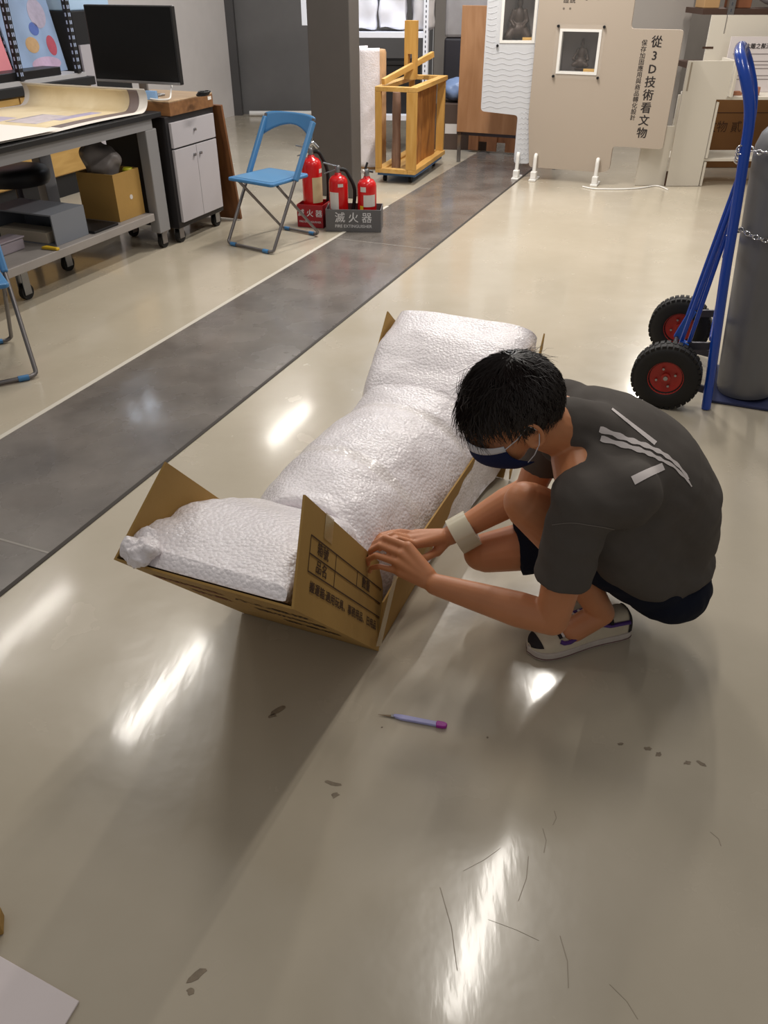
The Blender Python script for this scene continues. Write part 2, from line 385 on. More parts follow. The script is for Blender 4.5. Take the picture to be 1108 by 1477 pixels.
# bundle in bubble wrap
def catmull(P, t):
    n = len(P) - 1; t = min(max(t, 0), 1) * n; i = min(int(t), n - 1); f = t - i
    p0, p1, p2, p3 = P[max(i - 1, 0)], P[i], P[i + 1], P[min(i + 2, n)]
    g = lambda a, b, c, d: .5 * (2 * b + (c - a) * f + (2 * a - 5 * b + 4 * c - d) * f * f + (3 * b - a - 3 * c + d) * f ** 3)
    return [g(a, b, c, d) for a, b, c, d in zip(p0, p1, p2, p3)]
# spine: y, z, thickness, half width, centre x, squareness
SP = [(-.420, .486, .030, .186, -.210, 4.5), (-.345, .400, .155, .184, -.214, 5.4), (-.21, .248, .248, .176, -.222, 5.4), (-.03, .060, .290, .170, -.230, 3.2),
      (.24, .008, .345, .245, -.250, 2.4), (.52, .008, .345, .262, -.243, 2.3), (.78, .008, .330, .260, -.218, 2.5), (.98, .035, .33, .262, -.19, 3.0), (1.12, .165, .27, .276, -.182, 3.8), (1.24, .295, .20, .278, -.180, 4.0), (1.335, .395, .10, .262, -.178, 3.6)]
def sgp(v, p): return math.copysign(abs(v) ** p, v)
def wrap_point(q, j, extra=0.0, rough=True):
    y, z, th, hw, cx, sq = catmull(SP, q)
    y2, z2 = catmull(SP, min(q + .01, 1))[:2]; y1, z1 = catmull(SP, max(q - .01, 0))[:2]
    ty, tz = y2 - y1, z2 - z1; L = math.hypot(ty, tz) or 1; ny, nz = -tz / L, ty / L
    phi = 2 * PI * j; c, s = math.cos(phi), math.sin(phi)
    low = s < 0
    ex, ez = sgp(c, 2 / sq) * hw, sgp(s, 2 / sq) * (th if not low else .004)
    if rough:
        P = Vector((ex * 5, (y * 1.0 + q) * 3.2, ez * 5))
        w = noise.fractal(P * 1.3, 1.0, 2.0, 3) * .010 + noise.noise(Vector((ex * 9 + 7, q * 26, ez * 9))) * .005
        w += .007 * max(0, noise.noise(Vector((ex * 3 + q * 20, q * 11 - ex * 8, 3.3)))) ** .5 * math.exp(-((q - .42) / .16) ** 2)
        # drawn-in creases where the bundle is taped
        for qc, k in ((.45, .006), (.585, .007), (.71, .012), (.30, .004)):
            w -= k * math.exp(-((q - qc + .012 * math.sin(ex * 14)) / .013) ** 2)
        lf = math.exp(-((ex + hw) / .07) ** 2) * math.exp(-(q / .22) ** 2)
        w += lf * (.016 * noise.noise(Vector((ex * 22, q * 60, ez * 22))) + .012)
        r = 1 + (w + extra) / max(.12, math.hypot(ex, ez))
        k = .4 if low else 1
        ex *= 1 + (r - 1) * k; ez *= 1 + (r - 1) * k
    return Vector((cx + ex, y + ny * (ez + .012), z + nz * (ez + .012)))
def wrap_mat():
    m = bpy.data.materials.new('bubble_wrap'); m.use_nodes = True; nt = m.node_tree; b = nt.nodes['Principled BSDF']
    b.inputs['Base Color'].default_value = rgb(238, 232, 235); b.inputs['Roughness'].default_value = 0.2; b.inputs['Specular IOR Level'].default_value = 0.75
    b.inputs['Subsurface Weight'].default_value = 0.12; b.inputs['Subsurface Radius'].default_value = (.02, .02, .02)
    tc = nt.nodes.new('ShaderNodeTexCoord')
    vo = nt.nodes.new('ShaderNodeTexVoronoi'); vo.inputs['Scale'].default_value = 110.0; nt.links.new(tc.outputs['Object'], vo.inputs['Vector'])
    n = nt.nodes.new('ShaderNodeTexNoise'); n.inputs['Scale'].default_value = 26; n.inputs['Detail'].default_value = 6; n.inputs['Roughness'].default_value = .7
    nt.links.new(tc.outputs['Object'], n.inputs['Vector'])
    b1 = nt.nodes.new('ShaderNodeBump'); b1.inputs['Strength'].default_value = 0.45; b1.inputs['Distance'].default_value = 0.005; b1.invert = True
    nt.links.new(vo.outputs['Distance'], b1.inputs['Height'])
    b2 = nt.nodes.new('ShaderNodeBump'); b2.inputs['Strength'].default_value = 0.32; b2.inputs['Distance'].default_value = 0.014
    nt.links.new(n.outputs[0], b2.inputs['Height']); nt.links.new(b1.outputs[0], b2.inputs['Normal']); nt.links.new(b2.outputs[0], b.inputs['Normal'])
    return m
M_WRAP = wrap_mat()
bundle = thing('wrapped_bundle', 'long bulky bundle wound in white bubble wrap lying in the cardboard tray', 'wrapped package', PK, PKZ)
mb = MB().grid(lambda u, v: wrap_point(u, v), 260, 150, True)
n0 = len(mb.v); mb.f.append(tuple(range(149, -1, -1))); mb.f.append(tuple(n0 - 150 + k for k in range(150)))
mb.build('bubble_wrap', M_WRAP, bundle, smooth=60)
# bunched ends of the wrap at the near corner
for grp in (((-.375, -.395, .508, .028), (-.355, -.415, .505, .024), (-.378, -.355, .50, .032), (-.34, -.40, .52, .024), (-.372, -.31, .48, .034)),):
    mb = MB()
    for x, y, z, r in grp: mb.ball((x, y, z), (r * 1.15, r, r * .9), 20, 12)
    bun = remesh(mb, .005, 3); displace(bun, lambda p: noise.noise(p * 45) * .011 + noise.noise(p * 110) * .004)
    link('bunched_wrap', bun, M_WRAP, bundle, 60)
# clear tape bands drawn round the bundle
for qc, sl in ((.445, .02), (.575, -.012), (.71, .0)):
    MB().grid(lambda u, v: wrap_point(qc + (u - .5) * .018 + sl * (v - .5), .02 + .46 * v, .004), 5, 90).build('tape_band', M_CLEAR, bundle, smooth=60)
# strip of tape being drawn from the flap's foot up to the hands (hangs on the bundle's tape)
TW = Matrix.Rotation(-PKZ, 4, 'Z')
def loc_pk(p): return TW @ (Vector(p) - PK)
p0 = O + u_ * .03 + nr * .012 + X_ * .012; p1 = loc_pk((.03, 1.60, .225))
sd = Vector((.006, .003, 0))
MB().slab([p0 - sd, p0 + sd, p1 + sd * .8, p1 - sd * .8], .0005).build('tape_strip', mat('pulled_clear_tape', rgb(214, 200, 172), 0.08, alpha=0.42, spec=.9), carton)

# ------------------------------------------------------------------ the knife, the foam sheet
kn = thing('craft_knife', 'small pale lilac craft knife with a purple end lying on the floor', 'knife', (.138, 1.303, 0), math.atan2(.037, -.15))
MB().prism([(-.002, -.0065), (.10, -.0075), (.118, -.005), (.119, .003), (.10, .007), (-.002, .0065)], .001, .008).build('handle', mat('lilac_plastic', rgb(168, 168, 214), .3), kn, bevel=.0018)
MB().prism([(-.014, 0), (-.012, -.006), (-.004, -.0085), (.012, -.0085), (.014, .0), (.012, .0085), (-.004, .0085), (-.012, .006)], .0005, .0095).build('end_cap', mat('purple_plastic', rgb(158, 38, 150), .3), kn, bevel=.002)
MB().prism([(.118, -.004), (.156, .0035), (.142, .0042), (.118, .0035)], .003, .0038).build('blade', mat('blade_steel', rgb(120, 104, 84), .35, .6), kn)
MB().box(.112, .124, -.0046, .0042, .0025, .006).build('blade_clamp', M_STEEL, kn)
sh = MB().prism([(-.71, .762), (-.535, .682), (-.62, .42), (-1.15, .55), (-1.05, .9)], .0005, .006).build('foam_sheet', mat('white_foam', rgb(222, 212, 212), .6, bump=.03), bevel=.0015)
tag(sh, 'white foam sheet lying flat on the floor with one corner in view', 'foam sheet')
cs = MB().box(-.16, 0, -.02, .02, 0, .03).build('cardboard_offcut', M_CARD, bevel=.002); tag(cs, 'brown cardboard offcut lying on the floor beyond the white foam sheet', 'cardboard', loc=(-.722, .82, .001), rotz=rad(20))

# ------------------------------------------------------------------ the person
M_SKIN = mat('skin', rgb(194, 130, 90), .46, sss=.12, var=.05, vscale=14, bump=.03, bscale=180)
M_HAIR = mat('black_hair', rgb(30, 21, 19), .45, spec=.5)
M_SHIRT = mat('grey_knit_fabric', rgb(84, 79, 75), .85, spec=.2, var=.05, vscale=20, bump=.05, bscale=400)
M_SHORTS = mat('navy_fabric', rgb(22, 26, 40), .85, spec=.2, bump=.05, bscale=300)
M_PRINT = mat('white_print', rgb(214, 206, 204), .7)
person = thing('person', 'person in grey t-shirt, navy shorts and face mask squatting beside the cardboard tray', 'person', (.55, 1.65, 0))
PO = Matrix.Translation((-.55, -1.65, 0))
def pv(*p): return Vector(p)
def capsule(mb, p, q, r1, r2, n=18):
    p, q = Vector(p), Vector(q); d = (q - p); L = d.length; d.normalize()
    pts, rs = [], []
    for i in range(6):
        a = PI / 2 * (1 - i / 5.); pts.append(p - d * r1 * math.sin(a)); rs.append(max(r1 * math.cos(a), 1e-4))
    for i in range(1, 4): pts.append(p + d * L * i / 4); rs.append(r1 + (r2 - r1) * i / 4)
    for i in range(6):
        a = PI / 2 * i / 5.; pts.append(q + d * r2 * math.sin(a)); rs.append(max(r2 * math.cos(a), 1e-4))
    mb.tube(pts, rs, n)
def chain(mb, pts, rs):
    for i in range(len(pts) - 1): capsule(mb, pts[i], pts[i + 1], rs[i], rs[i + 1])
def oell(mb, c, ax, r):
    """ellipsoid with its own axes"""
    T = Matrix((ax[0], ax[1], ax[2])).transposed().to_4x4(); T.translation = Vector(c); mb.ball((0, 0, 0), r, 24, 16, T)
J = dict(lank=pv(.575, 1.60, .10), lknee=pv(.345, 1.58, .452), lhip=pv(.687, 1.601, .225), rknee=pv(.290, 1.795, .152), rank=pv(.66, 1.83, .125), rhip=pv(.705, 1.789, .245),
         lsh=pv(.425, 1.435, .565), rsh=pv(.444, 1.765, .620), lelb=pv(.393, 1.408, .250), relb=pv(.394, 1.824, .342), lwr=pv(.124, 1.503, .275), rwr=pv(.179, 1.784, .217),
         neck=pv(.425, 1.595, .632), head=pv(.266, 1.527, .746))
fH = pv(-.84, -.07, -.54).normalized(); uH = (pv(0, 0, 1) - fH * fH.z).normalized(); lH = uH.cross(fH).normalized()
ROLL = Quaternion(fH, rad(-6)); uH = ROLL @ uH; lH = ROLL @ lH
HC = J['head']
def hd(x, y, z): return HC + fH * x + lH * y + uH * z
AX = (fH, lH, uH)
sk = MB()
oell(sk, hd(-.005, 0, .0), AX, (.098, .076, .098))
oell(sk, hd(.04, 0, -.05), AX, (.058, .062, .075)); oell(sk, hd(.045, 0, -.085), AX, (.042, .05, .045))
capsule(sk, hd(.07, 0, -.115), hd(.055, 0, -.105), .018, .026)
capsule(sk, hd(.098, 0, -.022), hd(.115, 0, -.058), .009, .014); 
for s in (1, -1):
    capsule(sk, hd(.082, s * .015, .0), hd(.07, s * .055, .0), .012, .012)
    oell(sk, hd(.062, s * .046, -.05), AX, (.024, .02, .02))
    rim = [hd(-.005 + .022 * math.cos(a) * .8 - .006, s * (.081 + .008 * (1 - math.cos(a)) * .5), -.038 + .031 * math.sin(a)) for a in [x * PI / 9 for x in range(-4, 14)]]
    for i in range(len(rim) - 1): capsule(sk, rim[i], rim[i + 1], .0048, .0048, 8)
    oell(sk, hd(-.008, s * .078, -.038), AX, (.018, .007, .027)); capsule(sk, hd(.0, s * .079, -.066), hd(.003, s * .079, -.06), .008, .007, 10)
chain(sk, [hd(-.022, 0, -.05), hd(-.04, 0, -.10), J['neck'] + pv(.01, 0, .0)], [.058, .056, .062])
# torso core (under the shirt) so that the body is one skin
chain(sk, [J['neck'], pv(.60, 1.65, .51), pv(.70, 1.69, .30), pv(.70, 1.695, .23)], [.07, .10, .11, .11])
for s in ('l', 'r'): capsule(sk, J['neck'], J[s + 'sh'], .055, .052)
def arm(s, belly):
    a, e, w = J[s + 'sh'], J[s + 'elb'], J[s + 'wr']
    chain(sk, [a, a.lerp(e, .4), e], [.055, .049, .040])
    chain(sk, [e, e.lerp(w, .28) + belly, e.lerp(w, .65) + belly * .4, w], [.040, .043, .035, .0265])
arm('l', pv(0, 0, -.002)); arm('r', pv(0, 0, 0))
def leg(s):
    h, k, a = J[s + 'hip'], J[s + 'knee'], J[s + 'ank']
    chain(sk, [h, h.lerp(k, .55), k], [.088, .078, .057])
    ax = (a - k).normalized(); back = ((h - k).normalized() - ax * ax.dot((h - k).normalized())).normalized()
    chain(sk, [k, k.lerp(a, .3) + back * .016, k.lerp(a, .62) + back * .006, a], [.056, .055, .043, .034])
    oell(sk, k - (h - k).normalized() * .012 - ax * .005, (ax, ax.orthogonal().normalized(), ax.cross(ax.orthogonal()).normalized()), (.05, .05, .05))
leg('l'); leg('r')
capsule(sk, J['lank'], pv(.50, 1.578, .06), .034, .034); capsule(sk, J['rank'], pv(.62, 1.832, .06), .034, .03)
# hands: palm as overlapping metacarpals, then five jointed fingers each
HANDS = {
 'l': dict(index=[(.058, 1.575, .336), (.003, 1.605, .34), (-.023, 1.625, .31), (-.032, 1.632, .285)], middle=[(.044, 1.562, .321), (-.010, 1.592, .326), (-.033, 1.615, .294), (-.035, 1.622, .269)],
           ring=[(.036, 1.55, .304), (-.019, 1.578, .306), (-.040, 1.602, .275), (-.041, 1.61, .253)], little=[(.040, 1.54, .284), (-.010, 1.563, .283), (-.032, 1.587, .260), (-.036, 1.595, .241)],
           thumb=[(.100, 1.53, .302), (.072, 1.575, .312), (.040, 1.605, .304), (.014, 1.622, .298)]),
 'r': dict(index=[(.082, 1.735, .225), (.035, 1.715, .258), (.004, 1.690, .265), (-.011, 1.675, .252)], middle=[(.073, 1.75, .23), (.022, 1.73, .261), (-.011, 1.705, .265), (-.024, 1.69, .252)],
           ring=[(.072, 1.765, .231), (.022, 1.75, .253), (-.009, 1.725, .262), (-.024, 1.71, .252)], little=[(.087, 1.775, .231), (.045, 1.765, .247), (.019, 1.745, .257), (.004, 1.73, .251)],
           thumb=[(.145, 1.755, .185), (.105, 1.72, .186), (.075, 1.69, .215), (.051, 1.67, .232)])}
FR = dict(index=(.0098, .0088, .0078, .0068), middle=(.0100, .0090, .0080, .0070), ring=(.0096, .0085, .0076, .0066), little=(.0088, .0076, .0068, .0058), thumb=(.0125, .0112, .0098, .0078))
NAILS = []
for s in ('l', 'r'):
    w = J[s + 'wr']
    for fn, P in HANDS[s].items():
        P = [Vector(p) for p in P]; chain(sk, P, FR[fn])
        base = w.lerp(P[0], .25)
        if fn != 'thumb': capsule(sk, base, P[0], .020, .0135)
        else: capsule(sk, base, P[0], .018, .0145)
    a, b = Vector(HANDS[s]['index'][0]), Vector(HANDS[s]['little'][0])
    capsule(sk, w.lerp(a, .75), w.lerp(b, .75), .0145, .0145); capsule(sk, w.lerp(a, .5), w.lerp(b, .5), .016, .016)
body = remesh(sk, .0034, 5, .5); body.transform(PO)
link('body', body, M_SKIN, person, 80)
# eyes and brows (looking down at the work)
for s in (1, -1):
    mb = MB(); oell(mb, hd(.082, s * .033, -.012), AX, (.010, .015, .007)); e = mb; me = e.build('eye', mat('eye_dark', rgb(40, 28, 24), .3), person, smooth=60); me.data.transform(PO)
    mb = MB(); chain(mb, [hd(.096, s * .014, .012), hd(.092, s * .034, .018), hd(.077, s * .052, .013)], [.003, .0036, .002]); mb.build('eyebrow', M_HAIR, person, smooth=60).data.transform(PO)
# hair: a scalp cap and combed locks growing from the crown
hr = MB(); rr = random.Random(11)
RX, RY, RZ = .108, .087, .108
def hairline(d):
    x, y, z = d
    if x > .35: return z > .22 + .25 * (x - .35)
    if x > -.12: return z > -.10 - .25 * (abs(y) < .5)
    return z > -.10 - .55 * min(1, (-.12 - x) * 2.0)
capm = MB(); NA, NB = 40, 28; ok = []
for i in range(NB + 1):
    for k in range(NA):
        th, a = PI * i / NB, 2 * PI * k / NA; d = Vector((math.sin(th) * math.cos(a), math.sin(th) * math.sin(a), math.cos(th)))
        capm.v.append(tuple(hd(-.006 + d.x * (RX - .006), d.y * (RY - .006), .003 + d.z * (RZ - .006)))); ok.append(hairline(d))
for i in range(NB):
    for k in range(NA):
        f = (i * NA + k, (i + 1) * NA + k, (i + 1) * NA + (k + 1) % NA, i * NA + (k + 1) % NA)
        if all(ok[j] for j in f): hr.f.append(tuple(j + 0 for j in f))
hr.v = list(capm.v)
crown = Vector((-.42, .05, .9)).normalized()
def strand(d, length, width, lift, swirl, seg=5):
    pts = []; d = d.normalized()
    tan = d - crown * d.dot(crown); tan = (tan - d * tan.dot(d))
    if tan.length < 1e-3: tan = d.orthogonal()
    tan.normalize(); tan = (tan + d.cross(tan) * swirl).normalized(); step = length / seg / .098
    for k in range(seg + 1):
        q = 1 + .02 + lift * (k / seg) ** 1.6
        pts.append(hd(-.006 + d.x * RX * q, d.y * RY * q, .003 + d.z * RZ * q))
        nt_ = (tan - d * tan.dot(d)).normalized(); d = (d + nt_ * step + Vector((rr.gauss(0, .03), rr.gauss(0, .03), rr.gauss(0, .02)))).normalized(); tan = nt_
    rs = [width * (1 - .85 * (k / seg) ** 1.5) for k in range(seg + 1)]
    hr.tube(pts, rs, 3, cap=False)
cnt = 0
while cnt < 3600:
    d = Vector((rr.gauss(0, 1), rr.gauss(0, 1), rr.gauss(0, 1)))
    d.normalize()
    if not hairline(d): continue
    front = max(0, d.x)
    strand(d, rr.uniform(.03, .055) + .022 * front, rr.uniform(.0009, .0019), rr.uniform(-.01, .06) + .06 * front * rr.random(), rr.gauss(.12, .22)); cnt += 1
for k in range(170):   # fringe
    a = rr.uniform(-1.0, 1.0); d = Vector((math.cos(a), math.sin(a), rr.uniform(.42, .85)))
    strand(d, rr.uniform(.05, .085), rr.uniform(.0009, .0016), rr.uniform(.10, .34), rr.gauss(0, .35), 6)
for k in range(60):    # stray locks standing off the crown
    a = rr.uniform(0, 2 * PI); d = Vector((.7 * math.cos(a) - .2, .7 * math.sin(a), .8)); strand(d, rr.uniform(.03, .05), .0007, rr.uniform(.15, .3), rr.gauss(0, .8), 5)
hob = hr.build('hair', M_HAIR, person, smooth=80); hob.data.transform(PO)
# face mask
M_MASK = mat('navy_mask', rgb(26, 34, 70), .8, spec=.2); M_MASKW = mat('white_mask_trim', rgb(206, 206, 214), .7)
def mask_pt(a, b, off=0):
    w = 1.22; y = .072 * math.sin(a * w) / math.sin(w) * (1 - .16 * b)
    x = .022 + (.088 + off) * math.cos(a * 1.3) ** .9 + .018 * math.sin(PI * min(max(b, 0), 1)) * math.cos(a * 1.3) - .035 * max(0, b) ** 2.2 + .012 * max(0, .35 - abs(a)) * (1 - b)
    z = -.026 - .115 * b - .014 * abs(a) * (1 - b) + .018 * abs(a) * b
    return hd(x + .004, y, z)
def shell(mb, fn, nu, nv, th):
    mb.grid(lambda u, v: fn(u * 2 - 1, v), nu, nv); return mb
mk = MB().grid(lambda u, v: mask_pt(u * 2 - 1, v), 28, 14).build('face_mask', M_MASK, person, smooth=60); mk.data.transform(PO)
so = mk.modifiers.new('thickness', 'SOLIDIFY'); so.thickness = .002
tb = MB().grid(lambda u, v: mask_pt(u * 2 - 1, -.06 + v * .20, .0026), 28, 4).build('top_band', M_MASKW, mk, smooth=60); tb.data.transform(PO); tb.modifiers.new('t', 'SOLIDIFY').thickness = .001
for s in (1, -1):
    for b in (.06, .88):
        e0 = mask_pt(s, b, .003); er = hd(-.012, s * .088, -.008 if b < .5 else -.064)
        lp = MB().tube([e0, e0.lerp(er, .5) + lH * s * .006, er, hd(-.026, s * .086, -.036)], .0012, 6).build('ear_loop', M_MASKW, mk, smooth=60); lp.data.transform(PO)
# t-shirt
ts = MB(); latT = (J['rsh'] - J['lsh']).normalized()
SPN = [(pv(.700, 1.695, .235), .165, .135), (pv(.735, 1.695, .31), .165, .125), (pv(.718, 1.680, .41), .168, .120), (pv(.655, 1.660, .505), .176, .112), (pv(.570, 1.635, .575), .182, .098), (pv(.490, 1.612, .622), .165, .072)]
for i in range(len(SPN) - 1):
    for k in range(5):
        t = k / 5; c = SPN[i][0].lerp(SPN[i + 1][0], t); a = SPN[i][1] * (1 - t) + SPN[i + 1][1] * t; b = SPN[i][2] * (1 - t) + SPN[i + 1][2] * t
        tg = (SPN[min(i + 1, 5)][0] - SPN[i][0]).normalized(); l = (latT - tg * tg.dot(latT)).normalized(); nrm = tg.cross(l)
        oell(ts, c, (tg, l, nrm), (.07, a, b))
oell(ts, SPN[-1][0], ((J['neck'] - SPN[-1][0]).normalized(), latT, (J['neck'] - SPN[-1][0]).normalized().cross(latT).normalized()), (.05, .15, .065))
for s in ('l', 'r'):
    a, e = J[s + 'sh'], J[s + 'elb']
    capsule(ts, J['neck'] + pv(.05, 0, -.02), a + pv(.012, 0, .0), .066, .066); capsule(ts, pv(.52, a.y * .8 + 1.61 * .2, .56), a, .085, .070)
    end = a.lerp(e, .66); d = (e - a).normalized()
    ts.tube([a, a.lerp(e, .3), a.lerp(e, .5), end], [.066, .067, .066, .067], 24)
capsule(ts, J['neck'] + pv(.05, .0, -.01), J['neck'].lerp(hd(-.05, 0, -.10), .42) + pv(.014, 0, .006), .088, .070)
capsule(ts, pv(.56, 1.56, .52), J['lsh'] + pv(.03, .01, -.01), .10, .068); capsule(ts, pv(.60, 1.55, .44), pv(.665, 1.575, .31), .085, .080)
capsule(ts, pv(.665, 1.575, .31), pv(.715, 1.585, .235), .080, .075); capsule(ts, pv(.50, 1.53, .48), pv(.585, 1.535, .35), .088, .090); capsule(ts, pv(.585, 1.535, .35), pv(.655, 1.55, .28), .088, .078)
# collar ring
cn = (hd(-.04, 0, -.10) - J['neck']).normalized(); cc = J['neck'] + cn * .045 + pv(.004, 0, 0)
cu_, cv_ = cn.orthogonal().normalized(), cn.cross(cn.orthogonal()).normalized()
ts.tube([cc + (cu_ * math.cos(2 * PI * k / 20) + cv_ * math.sin(2 * PI * k / 20)) * .063 for k in range(20)], .009, 8, closed=True)
# hem folds at the waist
oell(ts, pv(.712, 1.688, .238), (pv(1, 0, 0), pv(0, 1, 0), pv(0, 0, 1)), (.152, .180, .062))
shirt_me = remesh(ts, .006, 16, .5)
def shirt_crease(p):   # creases: along the spine direction and round the arm pits
    w = noise.noise(Vector((p.x * 9, p.y * 9, p.z * 22))) * .0035 + noise.noise(Vector((p.x * 26 + p.z * 30, p.y * 18, p.z * 8))) * .0022
    near = math.exp(-((p - Vector((.47, 1.46, .55))).length / .09) ** 2) + math.exp(-((p - Vector((.70, 1.58, .22))).length / .12) ** 2) + .8 * math.exp(-((p - Vector((.45, 1.55, .62))).length / .08) ** 2)
    return w + near * .0045 * math.sin(70 * (p.x * .6 + p.z + p.y * .3) + 4 * noise.noise(p * 12))
displace(shirt_me, shirt_crease)
from mathutils.bvhtree import BVHTree
bm = bmesh.new(); bm.from_mesh(shirt_me); shirt_bvh = BVHTree.FromBMesh(bm); bm.free()
CAMP = Vector((0, 0, 1.5)); FW = Vector((0, math.cos(rad(34)), -math.sin(rad(34)))); UP = Vector((0, math.sin(rad(34)), math.cos(rad(34))))
def on_shirt(u, v):
    """point of the shirt's surface, found by following a line of sight to it"""
    d = (FW + Vector((1, 0, 0)) * ((u - 554) / 1152) - UP * ((v - 738.5) / 1152)).normalized()
    h = shirt_bvh.ray_cast(CAMP, d)
    if h[0] is None: h = shirt_bvh.find_nearest(CAMP + d * 1.75)
    return h[0] + h[1].normalized() * .0015
shirt_me.transform(PO)
shirt = link('t_shirt', shirt_me, M_SHIRT, person, 80)
def decal(poly_rows):
    """ribbon laid on the shirt: rows of (edge a, edge b) pairs"""
    mb = MB(); rows = []
    for a, b in poly_rows: rows.append([on_shirt(a[0] + (b[0] - a[0]) * k / 3, a[1] + (b[1] - a[1]) * k / 3) for k in range(4)])
    for i in range(len(rows)): mb.v += [tuple(p) for p in rows[i]]
    for i in range(len(rows) - 1):
        for k in range(3): mb.f.append((i * 4 + k, i * 4 + k + 1, (i + 1) * 4 + k + 1, (i + 1) * 4 + k))
    o = mb.build('back_print', M_PRINT, shirt, smooth=80); o.data.transform(PO); return o
zx = lambda p: (850 + p[0] / 6.518, 570 + p[1] / 6.518)
def ribbon(C, w0, w1, wob, n=40):
    C = [zx(p) for p in C]; rows = []
    for i in range(n + 1):
        q = i / n; x, y = catmull(C, q); x2, y2 = catmull(C, min(1, q + .02)); x1, y1 = catmull(C, max(0, q - .02)); tx, ty = x2 - x1, y2 - y1; L = math.hypot(tx, ty); nx, ny = -ty / L, tx / L
        w = (w0 + (w1 - w0) * q) * (1 + wob * math.sin(q * 2 * PI * 8)) / 2
        rows.append(((x - nx * w, y - ny * w), (x + nx * w, y + ny * w)))
    decal(rows)
ribbon([(95, 320), (220, 360), (330, 405), (430, 440), (520, 470), (620, 515), (690, 550), (760, 600), (830, 660), (900, 745), (930, 790)], 8.0, 3.0, .28)
ribbon([(105, 405), (240, 445), (370, 485), (480, 520), (560, 550), (640, 590), (700, 620), (790, 670), (870, 750), (920, 800), (960, 860)], 8.0, 2.0, .28)
ribbon([(410, 805), (550, 735), (695, 670)], 13.0, 10.5, 0, 12)
ribbon([(212, 130), (330, 225), (470, 335), (622, 455)], 3.0, 6.5, 0, 16)
M_SEAM = mat('shirt_seam', rgb(112, 106, 101), .85)
n_before = len(bpy.data.objects)
M_KEEP = M_PRINT; M_PRINT = M_SEAM
def seam(C):
    rows = [((catmull(C, i / 24)[0], catmull(C, i / 24)[1] - .6), (catmull(C, i / 24)[0], catmull(C, i / 24)[1] + .6)) for i in range(25)]
    o = decal(rows); o.name = 'sleeve_seam'
seam([(797, 757), (825, 754), (855, 758), (886, 763)]); M_PRINT = M_KEEP
# shorts
st = MB()
oell(st, pv(.70, 1.695, .225), (pv(1, 0, 0), pv(0, 1, 0), pv(0, 0, 1)), (.13, .172, .115))
for s, t, r0, r1 in (('l', .50, .098, .090), ('r', .80, .098, .080)):
    h, k = J[s + 'hip'], J[s + 'knee']
    capsule(st, h, h.lerp(k, t * .5), r0, (r0 + r1) / 2); st.tube([h, h.lerp(k, t * .5), h.lerp(k, t)], [r0 * .95, (r0 + r1) / 2, r1], 24)
oell(st, pv(.735, 1.655, .175), (pv(1, 0, 0), pv(0, 1, 0), pv(0, 0, 1)), (.125, .155, .085))
sme = remesh(st, .006, 6)
displace(sme, lambda p: noise.noise(p * 16) * .006 + noise.noise(p * 40) * .002)
sme.transform(PO); link('shorts', sme, M_SHORTS, person, 80)
# shoes
M_CANVAS = mat('cream_canvas', rgb(196, 184, 162), .8, var=.06, vscale=40); M_SOLE = mat('white_rubber_sole', rgb(190, 180, 172), .55, var=.08, vscale=30)
M_DARKSUEDE = mat('dark_suede', rgb(34, 28, 30), .9); M_PURPLE = mat('purple_leather', rgb(78, 48, 120), .5)
SEC = [(.000, .026, .070), (.012, .033, .088), (.035, .037, .092), (.07, .038, .085), (.105, .039, .088), (.14, .042, .082), (.175, .046, .068), (.21, .049, .056), (.245, .047, .048), (.27, .038, .042), (.286, .022, .036), (.292, .006, .030)]
def shoe_pt(q, v, off=0.0):
    x, w, h = catmull(SEC, q); phi = PI * v; c = math.cos(phi)
    return Vector((x, math.copysign(abs(c) ** .75, c) * (w + off) - .006 * math.sin(PI * q), .024 + (h - .024 + off) * math.sin(phi) ** .85))
shoe = link('shoe', None or bpy.data.meshes.new('shoe'), None, person)
sp = MB().grid(lambda u, v: shoe_pt(u, v), 34, 18)
me = bpy.data.meshes.new('shoe'); me.from_pydata(sp.v, [], sp.f); me.update(); me.materials.append(M_CANVAS); shoe.data = me; shade(me, 60)
outline = []
for i in range(24): x, w, h = catmull(SEC, i / 23); outline.append((x, w + .004))
cen = lambda x: -.006 * math.sin(PI * min(1, x / .292))
poly = [(-.004, 0)] + [(x, w + cen(x)) for x, w in outline] + [(.297, 0)] + [(x, -w + cen(x)) for x, w in reversed(outline)]
MB().prism(poly, .002, .026).build('sole', M_SOLE, shoe, bevel=.003)
MB().prism([(x * 1.006 - .001, y * 1.03) for x, y in poly], .007, .010).build('sole_stripe', mat('sole_line', rgb(110, 84, 80), .6), shoe)
MB().grid(lambda u, v: shoe_pt(.0 + u * .10, .0 + v, .0025), 8, 18).build('heel_patch', M_DARKSUEDE, shoe, smooth=60)
MB().grid(lambda u, v: shoe_pt(.80 + u * .18, .20 + v * .60, .0022), 10, 14).build('toe_cap', M_DARKSUEDE, shoe, smooth=60)
MB().grid(lambda u, v: shoe_pt(.36 + u * .30, .33 + v * .34, .003), 10, 8).build('eyelet_stay', M_DARKSUEDE, shoe, smooth=60)
for side in (0, 1):
    f = (lambda v: v) if side == 0 else (lambda v: 1 - v)
    path = [shoe_pt(q, f(v), .003) for q, v in ((.10, .16), (.20, .17), (.28, .19), (.36, .25), (.42, .28), (.48, .25), (.54, .20), (.60, .18), (.64, .21), (.66, .27))]
    MB().tube(path, .0062, 6).build('side_stripe', M_PURPLE, shoe, smooth=60)
for k in range(6):
    q = .40 + k * .046; MB().tube([shoe_pt(q, v, .0055) for v in (.34, .42, .5, .58, .66)], .0035, 6).build('lace', mat('white_lace', rgb(206, 200, 196), .8), shoe, smooth=60)
